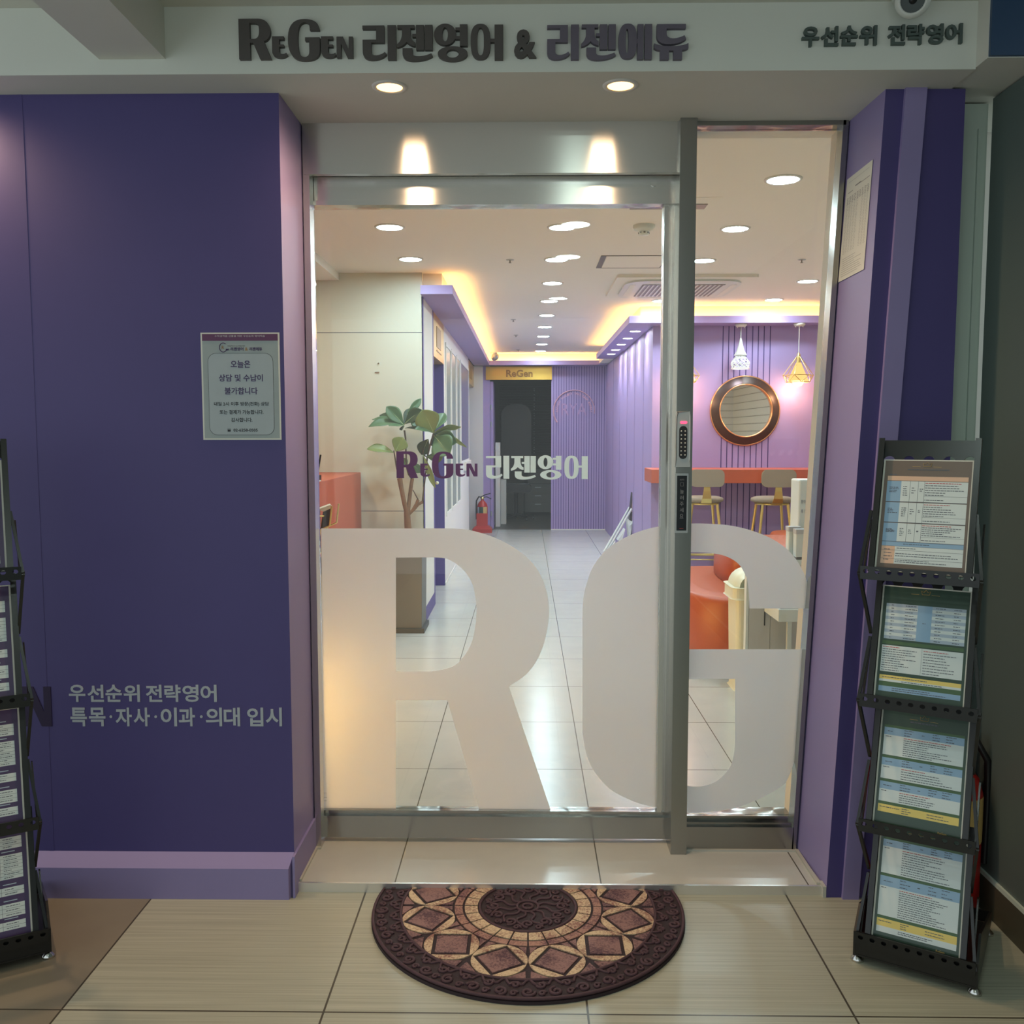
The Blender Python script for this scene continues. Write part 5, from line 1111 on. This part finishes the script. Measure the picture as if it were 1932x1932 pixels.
for (x0, y0, x1, y1, w_, lb) in ((1196, 929, 1190, 984, .024, 'dark brown folder with a pale label standing in the white stand'), (1208, 931, 1201, 1000, .022, 'black folder behind the labelled one in the white stand')):
    A_, B_ = q3(x0, y0, 9.58), q3(x1, y1, 9.58); up = (A_-B_).normalized(); L_ = (A_-B_).length
    o_ = thing('folder', tuple(B_), lb, 'folder', None)
    MB().obox((A_+B_)/2, Vector((up.z, 0, -up.x)), up, (0, 1, 0), w_*2, L_, .12).build('cover', mat('dark_brown_cover', rgb(56, 46, 50), .45), o_)
    if w_ > .023: MB().obox((A_*.6+B_*.4)-Vector((0, .062, 0)), Vector((up.z, 0, -up.x)), up, (0, 1, 0), .028, L_*.5, .004).build('label', mat('pale_rose_label', rgb(150, 120, 120), .6), o_)
# ------------------------------------------------------------------ reception side
t = thing('reception_counter', (-1.5, 5.3, 0), 'orange reception counter with glowing toe strip at the left', 'counter')
MB().box(-1.95, -1.131, 3.3, 6.355, .13, 1.047).build('body', M_orange, t, bevel=.004)
MB().box(-1.9, -1.19, 3.35, 6.355, 0, .13).build('plinth', M_cream, t)
MB().box(-1.19, -1.18, 3.35, 5.2, .02, .12).build('toe_light', M_toe, t)
p = PY(599, 908, 5.6)
t = thing('wifi_router', (-1.2, 5.3, 1.047), 'small black router with upright antenna on the orange counter', 'router')
A_ = PY(597, 900, 5.2); 
MB().rbox(A_.x-.16, A_.x+.012, 5.16, 5.28, 1.047, 1.075, .01, 'z').build('body', M_black, t)
B_ = PY(599, 893, 5.2); C_ = PY(605, 858, 5.2); MB().tube([(B_.x, 5.2, 1.07), (B_.x, 5.2, B_.z), (C_.x, 5.2, C_.z)], [.006, .006, .005], 8).build('antenna', M_black, t)
MB().tube([(A_.x-.02, 5.16, 1.055), (A_.x+.02, 5.10, 1.051), (A_.x+.05, 5.08, 1.051), (-1.135, 5.0, 1.051)], .003, 6).build('cable', M_wpl, t)
# gold wire magazine rack
t = thing('magazine_rack', (-.98, 4.3, 0), 'gold wire magazine rack at the left edge of the door', 'magazine rack')
YM2 = 4.3
def g3(x, y, Y=YM2): p = PY(x, y, Y); return Vector((p.x, Y, max(p.z, .006)))
for dy in (0, .16):
    d_ = Vector((0, dy, 0)); MB().tube([g3(626, 955)+d_, g3(622, 992)+d_, g3(604, 1000)+d_, g3(597, 1048)+d_, g3(606, 1095)+d_, g3(604, 1280)+d_], .005, 6).tube([g3(570, 955)+d_, g3(606, 1110)+d_], .005, 6).build('side_wire', M_gold, t)
for (x0, y0, x1, y1) in ((575, 973, 609, 974), (575, 1042, 606, 1043), (570, 1113, 606, 1115), (570, 1145, 605, 1146)):
    MB().tube([g3(x0, y0), g3(x1, y1), g3(x1, y1)+Vector((0, .16, 0))], .004, 6).build('cross_wire', M_gold, t)
bk = thing('magazine', tuple(g3(610, 1000)), 'black-covered magazine standing tilted in the gold rack', 'magazine')
P4 = [g3(598, 1030), g3(607, 1000), g3(627, 955), g3(600, 962)]
P4 = [g3(604, 1001), g3(621, 994), g3(626, 958), g3(609, 966)]
MB().add([p+Vector((0, .02, 0)) for p in P4]+[p+Vector((-.02, .10, 0)) for p in P4], [(0, 1, 2, 3), (7, 6, 5, 4), (0, 4, 5, 1), (1, 5, 6, 2), (2, 6, 7, 3), (3, 7, 4, 0)]).build('cover', mat('charcoal_cover', rgb(64, 66, 74), .5), bk)
P5 = [g3(609, 966), g3(626, 958), g3(622, 953), g3(597, 962)]
MB().add([p+Vector((0, .02, 0)) for p in P5]+[p+Vector((-.02, .10, 0)) for p in P5], [(0, 1, 2, 3), (7, 6, 5, 4), (0, 4, 5, 1), (1, 5, 6, 2), (2, 6, 7, 3), (3, 7, 4, 0)]).build('pages', M_paper, bk)
for k, (y0, y1, lb) in enumerate(((962, 1045, 'dark magazine upright in the gold rack, upper one'), (1052, 1110, 'dark green magazine lower in the gold rack'))):
    A_, C_ = g3(570, y1, 4.43), g3(606 if k else 602, y0, 4.43); o_ = MB().box(A_.x, C_.x, 4.425, 4.455, A_.z, C_.z).build('magazine', mat('dark_cover', rgb(40, 44, 40), .5)); tag(o_, lb, 'magazine')
# ------------------------------------------------------------------ potted fiddle-leaf fig
YPL = 6.12
t = thing('potted_fig', (-.80, YPL, 0), 'fiddle-leaf fig tree with twisted trunks in a tall grey planter', 'potted plant')
M_pot = mat('grey_planter', rgb(112, 110, 104), .55, noise=.06, nscale=4); M_soil = mat('soil', rgb(70, 56, 44), .95, noise=.3, nscale=60)
zp = .60
b = MB().add([(-.975, 6.04, .03), (-.685, 6.04, .03), (-.685, 6.30, .03), (-.975, 6.30, .03), (-.982, 6.033, zp), (-.678, 6.033, zp), (-.678, 6.31, zp), (-.982, 6.31, zp),
              (-.96, 6.055, zp), (-.70, 6.055, zp), (-.70, 6.29, zp), (-.96, 6.29, zp), (-.96, 6.055, zp-.04), (-.70, 6.055, zp-.04), (-.70, 6.29, zp-.04), (-.96, 6.29, zp-.04)],
             [(0, 3, 2, 1), (0, 1, 5, 4), (1, 2, 6, 5), (2, 3, 7, 6), (3, 0, 4, 7), (4, 5, 9, 8), (5, 6, 10, 9), (6, 7, 11, 10), (7, 4, 8, 11), (8, 9, 13, 12), (9, 10, 14, 13), (10, 11, 15, 14), (11, 8, 12, 15)])
b.build('planter', M_pot, t, bevel=.004)
MB().box(-.99, -.668, 6.022, 6.325, 0, .032).build('planter_plinth', mat('dark_grey_plinth', rgb(74, 74, 72), .5), t)
MB().box(-.96, -.70, 6.055, 6.29, zp-.045, zp-.03).build('soil', M_soil, t)
M_bark = mat('fig_bark', rgb(128, 92, 62), .85, noise=.35, nscale=25, bump=.8, bscale=60); M_twig = mat('fig_twig', rgb(82, 62, 48), .8)
def V(x, y, dy=0): p = PY(x, y, YPL+.03+dy); return Vector((p.x, p.y, p.z))
st = V(770, 1000); foot_ = Vector((-.80, 6.16, zp-.04))
MB().tube([foot_, st, V(769, 985), V(768, 966)], [.026, .024, .022, .021], 10).tube([V(768, 970), V(762, 945, -.02), V(757, 920, -.03), V(754, 902, -.03)], [.016, .015, .015, .018], 10).tube([V(769, 968), V(772, 945, .02), V(776, 915, .03), V(778, 902, .03)], [.015, .013, .012, .012], 10).tube([V(771, 970), V(782, 960), V(789, 952, .02), V(797, 947, .03)], [.012, .010, .009, .010], 8).tube([V(779, 962), V(785, 952), V(789, 943)], [.010, .010, .011], 8).build('trunk', M_bark, t)
MB().tube([V(754, 904, -.03), V(748, 880, -.05), V(745, 862, -.06), V(743, 850, -.06)], [.008, .006, .005, .004], 6).tube([V(778, 904, .03), V(771, 895), V(767, 880), V(766, 850), V(765, 826), V(763, 812)], [.008, .007, .006, .006, .006, .007], 6).tube([V(797, 948, .03), V(799, 928, .04), V(803, 895, .05), V(806, 863, .04), V(812, 838, .02), V(818, 818)], [.006, .005, .005, .006, .006, .006], 6).tube([V(789, 943), V(783, 932), V(779, 924)], [.005, .004, .003], 6).tube([V(806, 863, .04), V(797, 856, .02), V(800, 846)], [.004, .005, .003], 6).build('branch', M_twig, t)
M_leaf = mat('fig_leaf', rgb(84, 112, 76), .38, spec=.6, noise=.22, nscale=9); M_leafd = mat('fig_leaf_dark', rgb(58, 76, 52), .4, noise=.2, nscale=9); M_leafy = mat('fig_leaf_light', rgb(126, 138, 78), .4, noise=.18, nscale=9); M_vein = mat('leaf_midrib', rgb(176, 190, 136), .5)
def leaf(base, tip, wid, tilt, droop, m, dy0=0, dy1=0, fold=.25):
    A_ = V(base[0], base[1], dy0); B_ = V(tip[0], tip[1], dy1); ax_ = B_-A_; L_ = ax_.length; f = ax_.normalized()
    side = f.cross(Vector((0, -1, 0))).normalized(); side = (Matrix.Rotation(math.radians(tilt), 3, f) @ side).normalized(); up = side.cross(f).normalized()
    n_, m_ = 12, 4; vs = []
    for i in range(n_+1):
        s_ = i/n_; wv = wid*L_*1.12*(.06+1.0*math.sin(math.pi*min(1, s_**1.15*.985+.005))**.95*(.72+.4*s_)) if 0 < s_ < 1 else .002
        cpos = A_+ax_*s_+Vector((0, 0, 1))*droop*L_*math.sin(math.pi*s_)
        for j in range(-m_, m_+1):
            q = j/m_; wob = .035*L_*math.sin(s_*14+j*.9)*abs(q)*.5
            vs.append(cpos+side*wv*q*.5+up*(abs(q)*wv*fold*.5+wob*.5))
    k_ = 2*m_+1
    b = MB().add(vs, [(i*k_+j, i*k_+j+1, (i+1)*k_+j+1, (i+1)*k_+j) for i in range(n_) for j in range(2*m_)], 0, True)
    b.tube([vs[i*k_+m_]-up*.001 for i in range(n_+1)], [.0022*(1-.7*i/n_) for i in range(n_+1)], 5, 1)
    o = b.build('leaf', [m, M_vein], t)
    sm = o.modifiers.new('thickness', 'SOLIDIFY'); sm.thickness = .0012
cA = (762, 802); cB = (818, 817); cC = (744, 854)
for a_ in ((cA, (702, 791), .30, 60, .05, M_leaf, 0, .05), (cA, (695, 805), .36, 55, .09, M_leaf, 0, -.06), (cA, (729, 767), .52, 15, .02, M_leaf, 0, -.03), ((768, 782), (795, 752), .30, 10, 0, M_leaf, 0, .04),
           ((763, 800), (800, 776), .55, -20, .08, M_leafd, 0, -.03), (cA, (733, 803), .50, 70, -.02, M_leaf, -.02, -.10), ((764, 808), (822, 806), .34, 70, .05, M_leafd, 0, .03),
           (cB, (797, 773), .80, 0, .03, M_leafy, 0, -.08), ((820, 812), (839, 779), .60, -25, .02, M_leaf, .02, .08), (cB, (870, 806), .28, 50, .10, M_leafy, 0, .0), ((818, 815), (775, 790), .50, 15, .04, M_leaf, 0, .06),
           ((822, 822), (862, 835), .62, 20, .10, M_leaf, 0, -.04), ((824, 820), (881, 845), .13, 30, .10, M_leafy, 0, .06), ((821, 824), (848, 858), .85, 5, .02, M_leaf, 0, -.10), (cB, (783, 809), .40, 50, .10, M_leaf, 0, -.08),
           (cC, (692, 847), .40, 50, .06, M_leafy, -.06, -.08), ((746, 852), (760, 825), .95, 15, .0, M_leafy, -.06, -.05), ((808, 828), (795, 858), .75, 20, .0, M_leafd, .04, .06), ((798, 858), (821, 921), .16, 10, .02, M_leafy, .0, .0),
           (cA, (716, 783), .38, 35, .04, M_leafd, .02, .08), (cA, (778, 770), .42, -10, .05, M_leafd, .02, .09), (cA, (758, 812), 1.3, 60, .0, M_leafd, 0, -.02), (cB, (812, 778), .6, 25, .02, M_leafd, .03, .09), (cB, (852, 822), .5, 60, .06, M_leafd, .0, .05), (cB, (826, 846), .7, -15, .0, M_leafd, .03, .05), ((768, 882), (761, 864), .50, 0, 0, M_leaf, 0, .05), ((774, 870), (794, 892), .45, 0, 0, M_leaf, 0, .06), ((804, 862), (836, 862), .60, 40, 0, M_leaf, .02, -.02)):
    leaf(*a_)
tag(MB().lathe([(.0001, -.012), (.010, -.006), (.012, .004), (.0001, .012)], tuple(V(825, 911, .1)), (0, -1, 0), 12).build('wall_hook', M_creampl), 'tiny pale ornament hanging under the long fig leaf', 'ornament')
